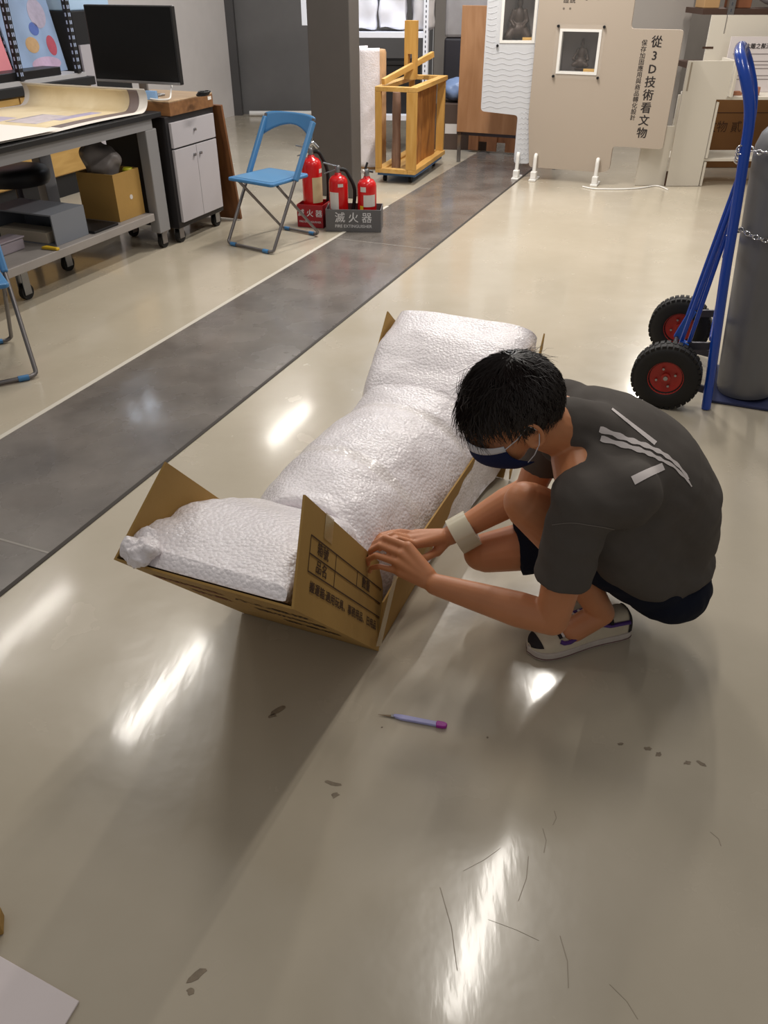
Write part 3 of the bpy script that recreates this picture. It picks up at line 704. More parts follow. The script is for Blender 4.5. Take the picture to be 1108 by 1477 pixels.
MB().tube([shoe_pt(.27, .2 + .6 * k / 8, .003) + Vector((.0, 0, .002)) for k in range(9)], .006, 8).build('ankle_collar', M_DARKSUEDE, shoe, smooth=60)
shoe.location = Vector((.662, 1.640, 0)) - Vector((.55, 1.65, 0)); shoe.rotation_euler = (0, 0, math.atan2(-.30, -.945))
shoe2 = copy_tree(shoe, person)
shoe2.location = Vector((.72, 1.835, .125)) - Vector((.55, 1.65, 0)); shoe2.rotation_euler = (0, rad(38), rad(180))
# roll of tape worn on the far wrist
ax = (J['relb'] - J['rwr']).normalized(); tp = J['rwr'].lerp(J['relb'], .17)
tape = thing('tape_roll', 'wide roll of clear packing tape worn around a wrist', 'tape roll', tp)
TQ = ax.to_track_quat('Z', 'Y').to_matrix().to_4x4()
TQ.translation = Vector((.004, -.002, -.012))
def ring(r0, r1, z0, z1, name, m):
    o = MB(); n = 40
    for r, z in ((r0, z0), (r1, z0), (r1, z1), (r0, z1)):
        for k in range(n): o.v.append(tuple(TQ @ Vector((r * math.cos(2 * PI * k / n), r * math.sin(2 * PI * k / n), z))))
    for i in range(4):
        for k in range(n): o.f.append((i * n + k, i * n + (k + 1) % n, ((i + 1) % 4) * n + (k + 1) % n, ((i + 1) % 4) * n + k))
    return o.build(name, m, tape, smooth=40)
ring(.0415, .053, -.028, .028, 'wound_tape', mat('wound_clear_tape', rgb(208, 200, 176), .18, spec=.7, coat=.4))
ring(.0385, .0413, -.0285, .0285, 'core', mat('tape_core', rgb(214, 206, 196), .4))
# ------------------------------------------------------------------ hand truck and gas cylinder
M_BLUE = mat('blue_enamel', rgb(14, 66, 168), .25, coat=.4); M_HUB = mat('red_wheel_hub', rgb(168, 42, 34), .4); M_DARKMET = mat('dark_steel', rgb(74, 72, 80), .45, .6)
TR = Vector((1.336, 2.988, 0))
truck = thing('hand_truck', 'blue steel hand truck with two black pneumatic tyres on red hubs', 'hand truck', TR, RG)
prof = [(0, .005), (-.02, .22), (-.049, .545), (-.065, .795), (-.081, .991), (-.086, 1.07)]
YW = .46
near = [Vector((x, 0, z)) for x, z in prof]; hl = [Vector((-.102, 0, 1.14)), Vector((-.14, .01, 1.225)), Vector((-.165, .05, 1.268)), Vector((-.172, .14, 1.28))]
pts = near + hl + [Vector((p.x, YW - p.y, p.z)) for p in reversed(hl)] + [Vector((p.x, YW, p.z)) for p in reversed(near)]
MB().tube(fillet(pts, .05, 3), .019, 12).build('frame', M_BLUE, truck, smooth=50)
for z in (.30, .62, .93):
    x = -.02 - .068 * z; MB().cyl((x, 0, z), (x, YW, z), .012, 10).build('cross_bar', M_BLUE, truck, smooth=50)
MB().box(.01, .28, .07, YW + .01, .004, .012).build('toe_plate', mat('worn_blue_steel', rgb(52, 58, 92), .5, .3, var=.2), truck)
MB().cyl((-.18, -.06, .13), (-.18, YW + .16, .13), .010, 10).build('axle', M_DARKMET, truck, smooth=50)
for y in (.03, YW - .03):
    MB().bar((-.18, y, .13), (-.135, y, .262), .03, .035, (0, 1, 0)).build('axle_bracket', mat('blue_bracket', rgb(40, 84, 170), .35), truck)
    MB().bar((-.15, y, .245), (-.02, y, .262), .012, .03, (0, 0, 1)).build('strut', M_DARKMET, truck)
    MB().bar((-.16, y, .09), (-.005, y, .07), .012, .03, (0, 0, 1)).build('strut', M_DARKMET, truck)
    MB().cyl((-.155, y, .235), (-.076, y, .85), .0085, 10).build('brace_rod', M_BLUE, truck, smooth=50)
    MB().cyl((-.125, y + .005, .235), (-.07, y + .005, .76), .0085, 10).build('brace_rod', M_BLUE, truck, smooth=50)
def wheel(y):
    R, w = .135, .042; HB = .037; prof = []
    for k in range(25):
        a = 2 * PI * k / 24; prof.append((R - HB + HB * math.copysign(abs(math.cos(a)) ** .7, math.cos(a)), w * math.copysign(abs(math.sin(a)) ** .7, math.sin(a))))
    T = Matrix.Translation((-.18, y, R)) @ Matrix.Rotation(rad(90), 4, 'X')
    mb = MB(); n = 48; vs = []
    for r, z in prof[:-1]:
        for k in range(n): vs.append((r * math.cos(2 * PI * k / n), r * math.sin(2 * PI * k / n), z))
    m = len(prof) - 1
    mb.add(vs, [(i * n + k, i * n + (k + 1) % n, ((i + 1) % m) * n + (k + 1) % n, ((i + 1) % m) * n + k) for i in range(m) for k in range(n)], T)
    t = mb.build('tyre', M_RUBBER, truck, smooth=60)
    tr = MB()
    for k in range(36):
        for s in (-1, 1):
            a = 2 * PI * (k + .25 * s) / 36; Tk = T @ Matrix.Rotation(a, 4, 'Z')
            tr.box(R - .012, R + .0022, -.008, .008, s * .004, s * .034, Tk)
    tr.build('tread', M_RUBBER, t)
    h = MB().lathe([(.0, -.030), (.018, -.030), (.018, -.014), (.03, -.012), (.064, -.022), (.069, -.034), (.072, -.034), (.072, .034), (.069, .034), (.064, .022), (.03, .012), (.018, .014), (.018, .03), (.0, .03)], 32, T).build('hub', M_HUB, truck, smooth=40)
    for s in (-1, 1):
        for k in range(4):
            a = PI / 2 * k + .4; p = T @ Vector((.038 * math.cos(a), .038 * math.sin(a), s * .019)); q = T @ Vector((.038 * math.cos(a), .038 * math.sin(a), s * .027))
            MB().cyl(p, q, .005, 8).build('bolt', M_STEEL, h)
    MB().cyl(T @ Vector((0, 0, -.032)), T @ Vector((0, 0, .036)), .009, 12).build('axle_nut', M_STEEL, h, smooth=40)
wheel(-.035); wheel(.56)
# chain links that hold the cylinder: small, joined as one part
ch = MB(); CXc, CYc, CR = .135, .215, .118
def links(z, a0, a1, n):
    for k in range(n):
        a = a0 + (a1 - a0) * k / (n - 1); lean = -.085 * z
        c = Vector((CXc + lean + (CR + .008) * math.cos(a), CYc + (CR + .008) * math.sin(a), z - .02 * math.sin(k / n * PI)))
        t = Vector((-math.sin(a), math.cos(a), 0)); s = Vector((math.cos(a), math.sin(a), 0)) if k % 2 else Vector((0, 0, 1))
        ch.tube([c + t * (.012 * math.cos(b)) + s * (.0075 * math.sin(b)) for b in [2 * PI * j / 10 for j in range(10)]], .0028, 6, closed=True)
links(.69, rad(215), rad(345), 17)
for k in range(5):
    p = Vector((-.066, .0, .70)).lerp(Vector((CXc - .06 + (CR + .008) * math.cos(rad(215)), CYc + (CR + .008) * math.sin(rad(215)), .69)), k / 4)
    ch.tube([p + Vector((.010 * math.cos(b), .012 * math.cos(b), .0)) + Vector((0, 0, .007)) * math.sin(b) * (1 if k % 2 else .3) for b in [2 * PI * j / 10 for j in range(10)]], .0028, 6, closed=True)
links(.985, rad(190), rad(250), 7)
for k in range(4): ch.tube([Vector((-.095 + .014 * math.cos(b), -.012 + .01 * k, .99 - .012 * k + .014 * math.sin(b))) for b in [2 * PI * j / 10 for j in range(10)]], .003, 6, closed=True)
ch.build('retaining_chain', M_CHROME, truck, smooth=60, kind='stuff', label='bright steel chain links')
gas = thing('gas_cylinder', 'tall grey steel gas cylinder standing on the blue hand truck', 'gas cylinder', TR + E_ * .142 + A * .215 + Vector((0, 0, .0135)), RG)
T = Matrix.Rotation(rad(-4.6), 4, 'Y')
MB().lathe([(.085, .0), (.108, .006), (.116, .03), (.117, .10), (.117, .93), (.113, .975), (.098, 1.015), (.070, 1.045), (.045, 1.06), (.045, 1.075)], 40, T).build('body', mat('grey_painted_steel', rgb(112, 112, 114), .42, .25, var=.12, vscale=7, bump=.04, bscale=30, stretch=(1, 1, .4)), gas, smooth=40)
MB().lathe([(.062, 1.045), (.064, 1.06), (.062, 1.16), (.050, 1.19), (.02, 1.20)], 28, T).build('valve_guard', mat('beige_cap', rgb(196, 170, 128), .5), gas, smooth=40)

# ------------------------------------------------------------------ folding chairs
def folding_chair(label, loc, rotz):
    c = thing('folding_chair', label, 'chair', loc, rotz)
    # local: y forward is -y (front edge), x sideways
    HWX = .20
    for s in (-1, 1):
        x = s * HWX
        pass
    # long front frame: floor rail in front, legs rising back to the top of the backrest
    front = [(-HWX, .22, .785), (-HWX, .215, .76), (-HWX, -.24, .02), (-HWX + .03, -.25, .014), (HWX - .03, -.25, .014), (HWX, -.24, .02), (HWX, .215, .76), (HWX, .22, .785)]
    MB().tube(fillet(front, .03, 3), .0105, 10).build('front_leg_frame', M_TUBE, c, smooth=50)
    b = HWX - .028
    rear = [(-b, -.13, .415), (-b, .25, .03), (-b + .02, .255, .014), (b - .02, .255, .014), (b, .25, .03), (b, -.13, .415)]
    MB().tube(fillet(rear, .03, 3), .0095, 10).build('rear_leg_frame', M_TUBE, c, smooth=50)
    for s in (-1, 1):
        MB().cyl((s * .12, -.25, .014), (s * .165, -.25, .014), .0138, 12).build('foot_cap', M_BLUEPL, c, smooth=50)
        MB().cyl((s * .09, .255, .014), (s * .13, .255, .014), .0125, 12).build('foot_cap', M_BLUEPL, c, smooth=50)
        MB().bar((s * (HWX + .001), .01, .425), (s * (HWX + .001), .215, .765), .03, .034, (0, -1, .6)).build('sleeve', M_BLUEPL, c, bevel=.008)
    seat = [(-.19, -.19), (-.175, -.205), (.175, -.205), (.19, -.19), (.175, .17), (.155, .185), (-.155, .185), (-.175, .17)]
    MB().prism(seat, .420, .442).build('seat', M_BLUEPL, c, bevel=.007)
    MB().prism([(x * .86, y * .84) for x, y in seat], .4425, .4440).build('seat_panel', mat('pale_blue_plastic', rgb(88, 138, 182), .35), c, bevel=.0006)
    # curved backrest with an arched lower edge
    def back(u, v):
        x = (u * 2 - 1) * .205; lowz = .655 + .075 * (1 - (x / .205) ** 2); top = .80 - .012 * (abs(x) / .205) ** 6
        z = lowz + (top - lowz) * v; y = .215 - .62 * (.76 - z) * .6 + .035 * (1 - (x / .205) ** 2)
        return Vector((x, y, z))
    o = MB().grid(back, 24, 8).build('backrest', M_BLUEPL, c, smooth=60); md = o.modifiers.new('t', 'SOLIDIFY'); md.thickness = .014; md.offset = 0
    return c
ch1 = folding_chair('blue plastic folding chair with grey tube legs beside the fire extinguishers', (-.735, 5.50, 0), rad(-35))
ch2 = copy_tree(ch1); ch2['label'] = 'blue folding chair standing beside the long worktable, mostly out of view'
ch1.scale = (1, 1, .945); ch2.scale = (1, 1, .945); ch2.location = (-1.845, 3.41, 0); ch2.rotation_euler = (0, 0, rad(30))

# ------------------------------------------------------------------ fire extinguishers and their trays
M_EXTL = mat('white_label', rgb(206, 200, 194), .5); M_YL = mat('cream_label', rgb(196, 180, 140), .5)
def ext_tray(label, colm, loc, rotz, w, d, h):
    t = thing('extinguisher_tray', label, 'tray', loc, rotz)
    m = MB().box(0, w, 0, d, .002, .010)
    m.box(0, w, 0, .006, .010, h).box(0, w, d - .006, d, .010, h).box(0, .006, .006, d - .006, .010, h).box(w - .006, w, .006, d - .006, .010, h)
    m.build('shell', colm, t, bevel=.0015)
    MT = mat('pale_grey_lettering', rgb(206, 204, 204), .6)
    lettering('lettering', '滅 火 器', w * (.19 if w > .3 else .27), MT, t, (w / 2, -.0012, h * .62), (1, 0, 0), (0, 0, 1), bold=.0012)
    lettering('lettering', 'FIRE EXTINGUISHER', w * (.075 if w > .3 else .095), MT, t, (w / 2, -.0012, h * .26), (1, 0, 0), (0, 0, 1), bold=.0007)
    return t
GT = ext_tray('grey open tray lettered in white holding two small fire extinguishers', mat('grey_tray', rgb(96, 94, 94), .5), (-.405, 5.735, 0), rad(-4), .385, .20, .150)
RT = ext_tray('red open tray lettered in white holding the tall fire extinguisher', mat('dark_red_tray', rgb(150, 24, 34), .4), (-.615, 5.862, 0), rad(-15), .192, .20, .155)
def extinguisher(label, loc, rotz, R, hb, kind):
    e = thing('fire_extinguisher', label, 'fire extinguisher', loc, rotz, 'fire extinguishers in the trays')
    b = MB().lathe([(R * .9, .0), (R, .012), (R, hb - R * .75), (R * .93, hb - R * .42), (R * .72, hb - R * .15), (R * .4, hb), (R * .3, hb + .015)], 28).build('body', M_RED, e, smooth=40)
    def label_patch(a0, a1, z0, z1, m, n='label_sheet'):
        o = MB().grid(lambda u, v: Vector(((R + .001) * math.cos(a0 + (a1 - a0) * u), (R + .001) * math.sin(a0 + (a1 - a0) * u), z0 + (z1 - z0) * v)), 10, 2).build(n, m, b, smooth=60)
    if kind == 'tall': label_patch(rad(-95), rad(-20), .15, hb * .72, M_YL); label_patch(rad(-50), rad(-20), hb * .78, hb * .84, M_EXTL)
    elif kind == 'mid': label_patch(rad(-150), rad(-88), .13, hb * .70, M_EXTL); label_patch(rad(-90), rad(-58), hb * .80, hb * .86, M_EXTL)
    else:
        label_patch(rad(-110), rad(-35), .15, hb * .70, M_EXTL); label_patch(rad(-135), rad(-112), .10, hb * .48, mat('yellow_label', rgb(222, 180, 40), .5)); label_patch(rad(-130), rad(-95), hb * .76, hb * .86, M_EXTL)
    v = MB().lathe([(R * .24, hb + .01), (R * .28, hb + .02), (R * .28, hb + .05), (R * .18, hb + .06)], 14).build('valve', M_STEEL, e, smooth=40)
    MB().bar((-.01, 0, hb + .055), (-.10 if kind != 'small' else .005, .01, hb + (.075 if kind != 'small' else .1)), .018, .008).build('lever', M_BLACK if kind == 'small' else M_STEEL, e, bevel=.002)
    if kind != 'small':
        MB().bar((-.01, 0, hb + .035), (-.095, .0, hb + .008), .018, .006).build('carry_handle', M_STEEL, e, bevel=.002)
        MB().tube(fillet([(.012, 0, hb + .035), (R * .8, .01, hb + .03), (R + .045, .02, hb - .08), (R + .045, .02, .18), (R + .02, .01, .06)], .06, 5), .013, 10).build('hose', M_RUBBER, e, smooth=60)
    else:
        MB().cyl((.02, 0, hb + .045), (.045, 0, hb + .04), .007, 8).build('nozzle', M_BLACK, e, smooth=40)
        MB().cyl((-.02, 0, hb + .045), (-.03, -.02, hb + .045), .012, 10).build('gauge', M_EXTL, e, smooth=40)
    if kind == 'tall': MB().tube(fillet([(-.02, .0, hb + .06), (.01, .0, hb + .10), (.05, 0, hb + .055)], .03, 4), .011, 8).build('hand_grip', M_CHROME, e, smooth=40)
    return e
extinguisher('tall red fire extinguisher with cream label in the red tray', (-.503, 5.932, .011), rad(10), .070, .44, 'tall')
extinguisher('red fire extinguisher with black hose and lever in the grey tray', (-.315, 5.83, .011), rad(0), .066, .345, 'mid')
extinguisher('small red fire extinguisher with white and yellow labels in the grey tray', (-.118, 5.815, .011), rad(0), .066, .325, 'small')

# ------------------------------------------------------------------ worktable, cabinet and what stands on and under them
M_LEG = mat('grey_table_enamel', rgb(134, 133, 134), .45)
TB = Vector((-1.357, 5.438, 0))
def tg(x, y, z=0): return TB + E_ * x + A * y + Vector((0, 0, z))
def castor(mb_parent, x, y, h, name='castor', R=.042):
    t = MB().cyl((x - .014, y, R), (x + .014, y, R), R, 18).build(name, M_RUBBER, mb_parent, smooth=40)
    m = MB().box(x - .022, x - .017, y - .03, y + .02, R - .012, h - .004).box(x + .017, x + .022, y - .03, y + .02, R - .012, h - .004).box(x - .03, x + .03, y - .035, y + .03, h - .006, h)
    m.build('castor_fork', M_STEEL, t)
    return t
tab = thing('worktable', 'long black topped worktable on grey steel legs with castors and a lower shelf', 'table', TB, RG)
MB().box(-1.02, .0, -2.6, -.02, .770, .800).build('table_top', mat('black_laminate', rgb(28, 28, 30), .4), tab, bevel=.004)
MB().box(-.05, -.02, -2.5, -.10, .712, .769).build('apron', M_LEG, tab); MB().box(-.96, -.93, -2.5, -.10, .712, .769).build('apron', M_LEG, tab); MB().box(-.93, -.05, -.13, -.10, .712, .769).build('apron', M_LEG, tab)
for x in (-.055, -.93):
    for y in (-.115, -2.45):
        MB().prism([(x - .035, y - .06), (x + .035, y - .06), (x + .035, y + .05), (x - .035, y + .05)], .105, .712).build('leg', M_LEG, tab, bevel=.005)
        castor(tab, x, y, .105)
MB().box(-.66, -.03, -2.42, -.20, .190, .235).build('lower_shelf', mat('grey_shelf', rgb(148, 142, 138), .5, var=.05), tab, bevel=.003)
for y in (-1.25,):
    castor(tab, -.16, y, .190); castor(tab, -.30, -.75, .190)
# unrolled scroll painting curling up at its end
M_PAPER = mat('white_paper', rgb(226, 220, 212), .6); M_SILK = wood('painted_silk', rgb(206, 186, 146), rgb(226, 210, 176), 5, .6, (1, 1, 1)); M_BORDER = mat('grey_border', rgb(120, 106, 104), .6)
scr = thing('scroll_painting', 'large unrolled paper scroll painting with a curled end on the worktable', 'painting', tg(0, 0, .801), RG)
def scroll(x, d, off=0.0):      # d distance from the curled edge; the end curls up; off lies on the painted side
    R = .075; La = R * 2.3
    if d < La:
        a = (La - d) / R; return Vector((x, -.17 + (R - off) * math.sin(a), R - (R - off) * math.cos(a) + .004))
    return Vector((x, -.17 - (d - La), .004 + off + .006 * abs(math.sin((d - La) * 4)) ))
def scroll_sheet(name, x0, x1, d0, d1, m, off=0, n=40, p=scr):
    n = max(n, int((d1 - d0) / .012) + 2)
    o = MB().grid(lambda u, v: scroll(x0 + (x1 - x0) * v, d0 + (d1 - d0) * u, off), n, 6).build(name, m, p, smooth=60)
    so = o.modifiers.new('t', 'SOLIDIFY'); so.thickness = .0008; so.offset = 0
    return o
sheet = scroll_sheet('paper', -.97, -.03, 0, 2.2, M_PAPER, 0)
scroll_sheet('silk', -.93, -.16, .012, 1.1, M_SILK, .0024, 40, sheet)
scroll_sheet('border', -.16, -.09, .012, .8, M_BORDER, .0020, 24, sheet)
for i, (x, d, w, l, c) in enumerate(((-.40, .62, .22, .30, rgb(196, 186, 190)), (-.62, .75, .16, .22, rgb(180, 170, 186)), (-.28, .45, .08, .35, rgb(168, 160, 186)))):
    scroll_sheet('painted_wash', x - w / 2, x + w / 2, d - l / 2, d + l / 2, mat('wash_%d' % i, c, .7, var=.12, vscale=20), .0032, 12, sheet)
pp = MB().grid(lambda u, v: Vector((-.02 + .55 * (u - 1) + .0, -2.2 + 1.3 * v, .010 + .012 * max(0, u - .9) * 3 * math.sin(v * 5))), 12, 20).build('paper_sheet', mat('bright_paper', rgb(234, 228, 222), .6)); pp.modifiers.new('t', 'SOLIDIFY').thickness = .001
tag(pp, 'blank white paper sheet along the table edge beside the scroll painting', 'paper', loc=tg(0, 0, .812), rotz=RG)
# cabinet on castors
cab = thing('rolling_cabinet', 'black and white rolling cabinet with one drawer and two doors', 'cabinet', tg(.035, -.015), RG)
CW, CD, CH = .545, .50, .765
M_CABB = mat('black_cabinet_edge', rgb(30, 28, 30), .45); M_CABW = mat('white_cabinet_front', rgb(178, 174, 178), .4)
MB().box(-CD, -.02, 0, CW, .10, CH).build('carcass', M_CABB, cab, bevel=.003)
dw = MB().box(-.02, .0, .03, CW - .03, .585, CH - .035).build('drawer', M_CABW, cab, bevel=.002)
MB().cyl((0, CW / 2, .665), (.014, CW / 2, .665), .008, 12).build('lock', M_STEEL, dw, smooth=40)
for s in (0, 1):
    y0 = .03 + s * (CW / 2 - .03 + .0015); y1 = CW / 2 - .0015 if s == 0 else CW - .03
    d = MB().box(-.02, .0, y0, y1, .135, .575).build('door', M_CABW, cab, bevel=.002)
    yy = CW / 2 + (-.035 if s == 0 else .035); MB().cyl((0, yy, .52), (.014, yy, .52), .009, 12).build('knob', M_STEEL, d, smooth=40)
for x in (-.06, -CD + .06):
    for y in (.05, CW - .05): castor(cab, x, y, .10)
tray = thing('wooden_case', 'flat brown wooden case under the monitor on the rolling cabinet', 'case', tg(.0, .0, CH + .001), RG)
MB().box(-.44, .03, .03, .52, 0, .075).build('body', wood('brown_case_wood', rgb(116, 78, 46), rgb(140, 98, 60), 4, .45, (1, 8, 8)), tray, bevel=.003)
MB().box(-.44, .03, .03, .52, .0752, .083).build('lid', wood('pale_case_lid', rgb(168, 140, 108), rgb(188, 160, 128), 4, .5, (1, 8, 8)), tray, bevel=.002)
MB().box(.0302, .0312, .46, .50, .045, .065).build('paper_label', M_PAPER, tray)
mon = thing('monitor', 'black flat computer monitor on a silver stand above the rolling cabinet', 'monitor', tg(-.275, .17, CH + .085), RG)
MB().box(-.115, .115, -.06, .10, 0, .012).build('stand_base', M_STEEL, mon, bevel=.004)
MB().box(-.03, .03, .03, .05, .012, .20).build('stand_neck', M_STEEL, mon, bevel=.004)
MB().box(-.32, .32, -.015, .025, .075, .492).build('casing', M_BLACK, mon, bevel=.005)
MB().box(-.31, .31, -.0165, -.0145, .092, .484).build('screen', mat('dark_screen', rgb(8, 8, 9), .25, spec=.3), mon)
MB().box(-.32, .32, -.0185, -.0145, .075, .090).build('chin', M_STEEL, mon, bevel=.002)
cb = MB()
for k in range(3): cb.tube([Vector((.30 + .03 * math.cos(b) + .008 * k, -.02 + .045 * math.sin(b), .012 + .008 * k)) for b in [2 * PI * j / 20 for j in range(20)]], .006, 8, closed=True)
cbo = cb.build('coiled_cable', M_BLACK, smooth=60); tag(cbo, 'coil of black cable on the wooden case beside the monitor', 'cable', loc=tg(-.20, .32, CH + .085), rotz=RG)
wc = MB().tube(fillet([(.0, .10, .07), (.06, -.01, .03), (.10, -.08, .004), (.04, -.13, .004), (-.03, -.10, .004)], .03, 4), .005, 8).build('white_cable', M_WHITE, smooth=60); tag(wc, 'white cable hanging from the monitor onto the cabinet', 'cable', loc=tg(-.07, .13, CH + .090), rotz=RG)
for i, (x, y, w, d, h, m, lab) in enumerate(((-.42, .062, .06, .05, .045, mat('amber_plastic', rgb(206, 150, 60), .5), 'small amber box behind the curled scroll under the monitor'), (-.325, .09, .035, .03, .035, M_WHITE, 'tiny white jar standing under the monitor beside the amber box'),
        (-.275, .085, .03, .03, .035, M_WHITE, 'tiny white bottle between the white jar and the blue card under the monitor'), (-.11, .06, .075, .02, .05, mat('pale_blue_card', rgb(150, 190, 236), .4), 'pale blue card leaning under the right side of the monitor'))):
    o = MB()
    if i in (1, 2): o.lathe([(w / 2, 0), (w / 2, h * .7), (w * .35, h * .8), (w * .35, h)], 14)
    else: o.box(-w / 2, w / 2, -d / 2, d / 2, 0, h)
    ob = o.build(('plastic_box', 'jar', 'small_bottle', 'card')[i], m, bevel=.002); tag(ob, lab, ('box', 'jar', 'bottle', 'card')[i], loc=tg(x + .0, y, CH + .085), rotz=RG)
bd = MB().box(-.42, .03, 0, .022, 0, .77).build('leaning_board', wood('dark_board_wood', rgb(96, 58, 30), rgb(124, 80, 44), 3, .5, (6, 6, 1)), bevel=.002)
tag(bd, 'brown wooden board leaning against the end of the rolling cabinet', 'board', loc=tg(.03, CW + .13, .007)); bd.rotation_euler = (rad(8.5), 0, RG)
# on the lower shelf
ZS = .236
bx = thing('cardboard_box', 'open brown cardboard box with a grey bag sticking out on the lower shelf', 'cardboard box', tg(-.09, -.46, ZS), RG)
m = MB().box(-.27, 0, 0, .25, .0, .006).box(-.006, 0, 0, .25, .006, .27).box(-.27, -.264, 0, .25, .006, .27).box(-.264, -.006, 0, .006, .006, .27).box(-.264, -.006, .244, .25, .006, .27)
m.build('carton', M_CARD, bx); MB().cyl((.0, .14, .12), (.002, .14, .12), .014, 16).build('sticker', M_EXTL, bx)
bag = MB()
for p, r in (((-.15, .11, .29), (.10, .09, .10)), ((-.19, .10, .35), (.09, .085, .08)), ((-.12, .14, .33), (.08, .07, .08))): bag.ball(p, r, 20, 14)
bme = remesh(bag, .012, 3)
displace(bme, lambda p: noise.noise(p * 14) * .02)
bme.transform(Matrix.Translation((0, 0, 0))); bo = link('plastic_bag', bme, mat('grey_plastic_bag', rgb(128, 122, 120), .35), None, 70); tag(bo, 'crumpled grey plastic bag stuffed in the open cardboard box', 'bag', loc=tg(-.09, -.46, ZS), rotz=RG)
yj = MB().lathe([(.03, 0), (.034, .02), (.034, .075), (.025, .085)], 16).build('yellow_tub', mat('yellow_green', rgb(190, 186, 40), .5), smooth=40); tag(yj, 'yellow green tub beside the grey bag in the cardboard box', 'tub', loc=tg(-.135, -.255, ZS + .19), rotz=0)
gb = thing('grey_box', 'grey open fronted box lying on its side on the lower shelf', 'box', tg(-.09, -1.02, ZS), RG)
M_GB = mat('blue_grey_board', rgb(118, 122, 130), .6)
MB().box(-.46, 0, .26, .268, 0, .165).box(-.46, 0, 0, .26, .157, .165).box(-.008, 0, 0, .26, .0, .157).box(-.46, -.452, 0, .26, 0, .157).box(-.452, -.008, 0, .26, .0, .006).build('shell', M_GB, gb)
il = MB().box(-.40, -.06, .0, .12, .007, .065).build('inner_box', mat('beige_board', rgb(176, 166, 150), .6), bevel=.002); tag(il, 'small beige box tucked inside the grey open fronted box', 'box', loc=tg(-.09, -1.02, ZS), rotz=RG)
pb = thing('plastic_container', 'small clear plastic container on the shelf in front of the grey box', 'container', tg(-.22, -1.20, ZS), RG)
M_CP = mat('hazy_plastic', rgb(166, 156, 164), .2, alpha=.75)
MB().box(-.10, 0, -.10, .08, 0, .06).build('tub', M_CP, pb, bevel=.008); MB().box(-.105, .005, -.105, .085, .0605, .07).build('lid', M_CP, pb, bevel=.003)
yt = MB().prism([(-.05, -.018), (.05, -.012), (.055, .01), (-.045, .02)], 0, .014).build('yellow_tool', mat('yellow_plastic', rgb(208, 170, 40), .5), bevel=.004); tag(yt, 'yellow plastic tool lying before the grey box', 'tool', loc=tg(-.08, -1.08, ZS), rotz=RG)
dk = MB().box(-.36, 0, 0, .22, 0, .014).build('black_folder', M_BLACK, bevel=.003); tag(dk, 'flat black folder between the grey box and the cardboard box', 'folder', loc=tg(-.06, -.735, ZS), rotz=RG)
wb_ = MB().box(-.3, 0, 0, .18, 0, .14).build('white_carton', mat('pale_carton', rgb(196, 190, 190), .6), bevel=.003); tag(wb_, 'white carton on the floor under the worktable behind its castor', 'box', loc=tg(-.55, -.12, .001), rotz=RG)
# stool
sl = thing('stool', 'black padded work stool with chrome foot tucked under the worktable', 'stool', tg(-.84, -.46), RG)
MB().lathe([(.10, .40), (.19, .405), (.205, .43), (.205, .475), (.19, .495), (.12, .508), (.0, .51)], 32).build('seat', mat('black_vinyl', rgb(38, 38, 42), .45), sl, smooth=50)
MB().cyl((0, 0, .10), (0, 0, .40), .022, 14).build('column', M_DARKMET, sl, smooth=40)
for k in range(5):
    a = 2 * PI * k / 5 + .4; x, y = .24 * math.cos(a), .24 * math.sin(a)
    MB().bar((0, 0, .10), (x, y, .065), .035, .025).build('spoke', M_CHROME, sl, bevel=.005); MB().cyl((x - .01, y, .025), (x + .01, y, .025), .025, 12).build('castor', M_RUBBER, sl, smooth=40)
# plywood plan chest behind the table, with a shelf rack on it
pc = thing('plan_chest', 'pale plywood chest with black worktop and plinth behind the worktable', 'cabinet', tg(-1.62, .30), RG)
M_PLY = wood('yellow_plywood', rgb(176, 138, 74), rgb(196, 158, 92), 3, .5, (6, 1, 6))
MB().box(-.75, -.03, -2.2, 1.02, .0, .16).build('plinth', M_BLACKMAT, pc); MB().box(-.75, -.01, -2.2, 1.02, .161, .755).build('carcass', M_PLY, pc, bevel=.002)
MB().box(-.78, .02, -2.25, 1.05, .756, .815).build('worktop', M_BLACKMAT, pc, bevel=.003)
for k in range(4):
    y0 = -2.19 + k * .80; MB().box(-.01, .004, y0 + .004, y0 + .79, .17, .745).build('front_panel', M_PLY, pc, bevel=.002)
rk = thing('slotted_shelf_rack', 'black slotted upright rack with pale shelf board on the plywood chest', 'shelf', tg(-1.62, .34, .816), RG)
M_SL = mat('slot_hole', rgb(176, 190, 220), .5)
MB().box(-.72, -.02, -1.5, .96, 0, .03).build('shelf_board', mat('pale_shelf', rgb(186, 184, 184), .5), rk)
for y in (.26, .88):
    for x in (-.03, -.70):
        up = MB().box(x - .02, x + .02, y - .02, y + .02, .031, 1.5).build('upright', M_BLACKMAT, rk)
        sh_ = MB()
        for k in range(26): sh_.box(x + .0195, x + .0212, y - .012, y - .004, .06 + k * .05, .085 + k * .05); sh_.box(x + .0195, x + .0212, y + .004, y + .012, .06 + k * .05, .085 + k * .05)
        for k in range(26): sh_.box(x - .006, x + .006, y - .0212, y - .0195, .06 + k * .05, .085 + k * .05)
        sh_.build('slot', M_SL, up, kind='stuff')
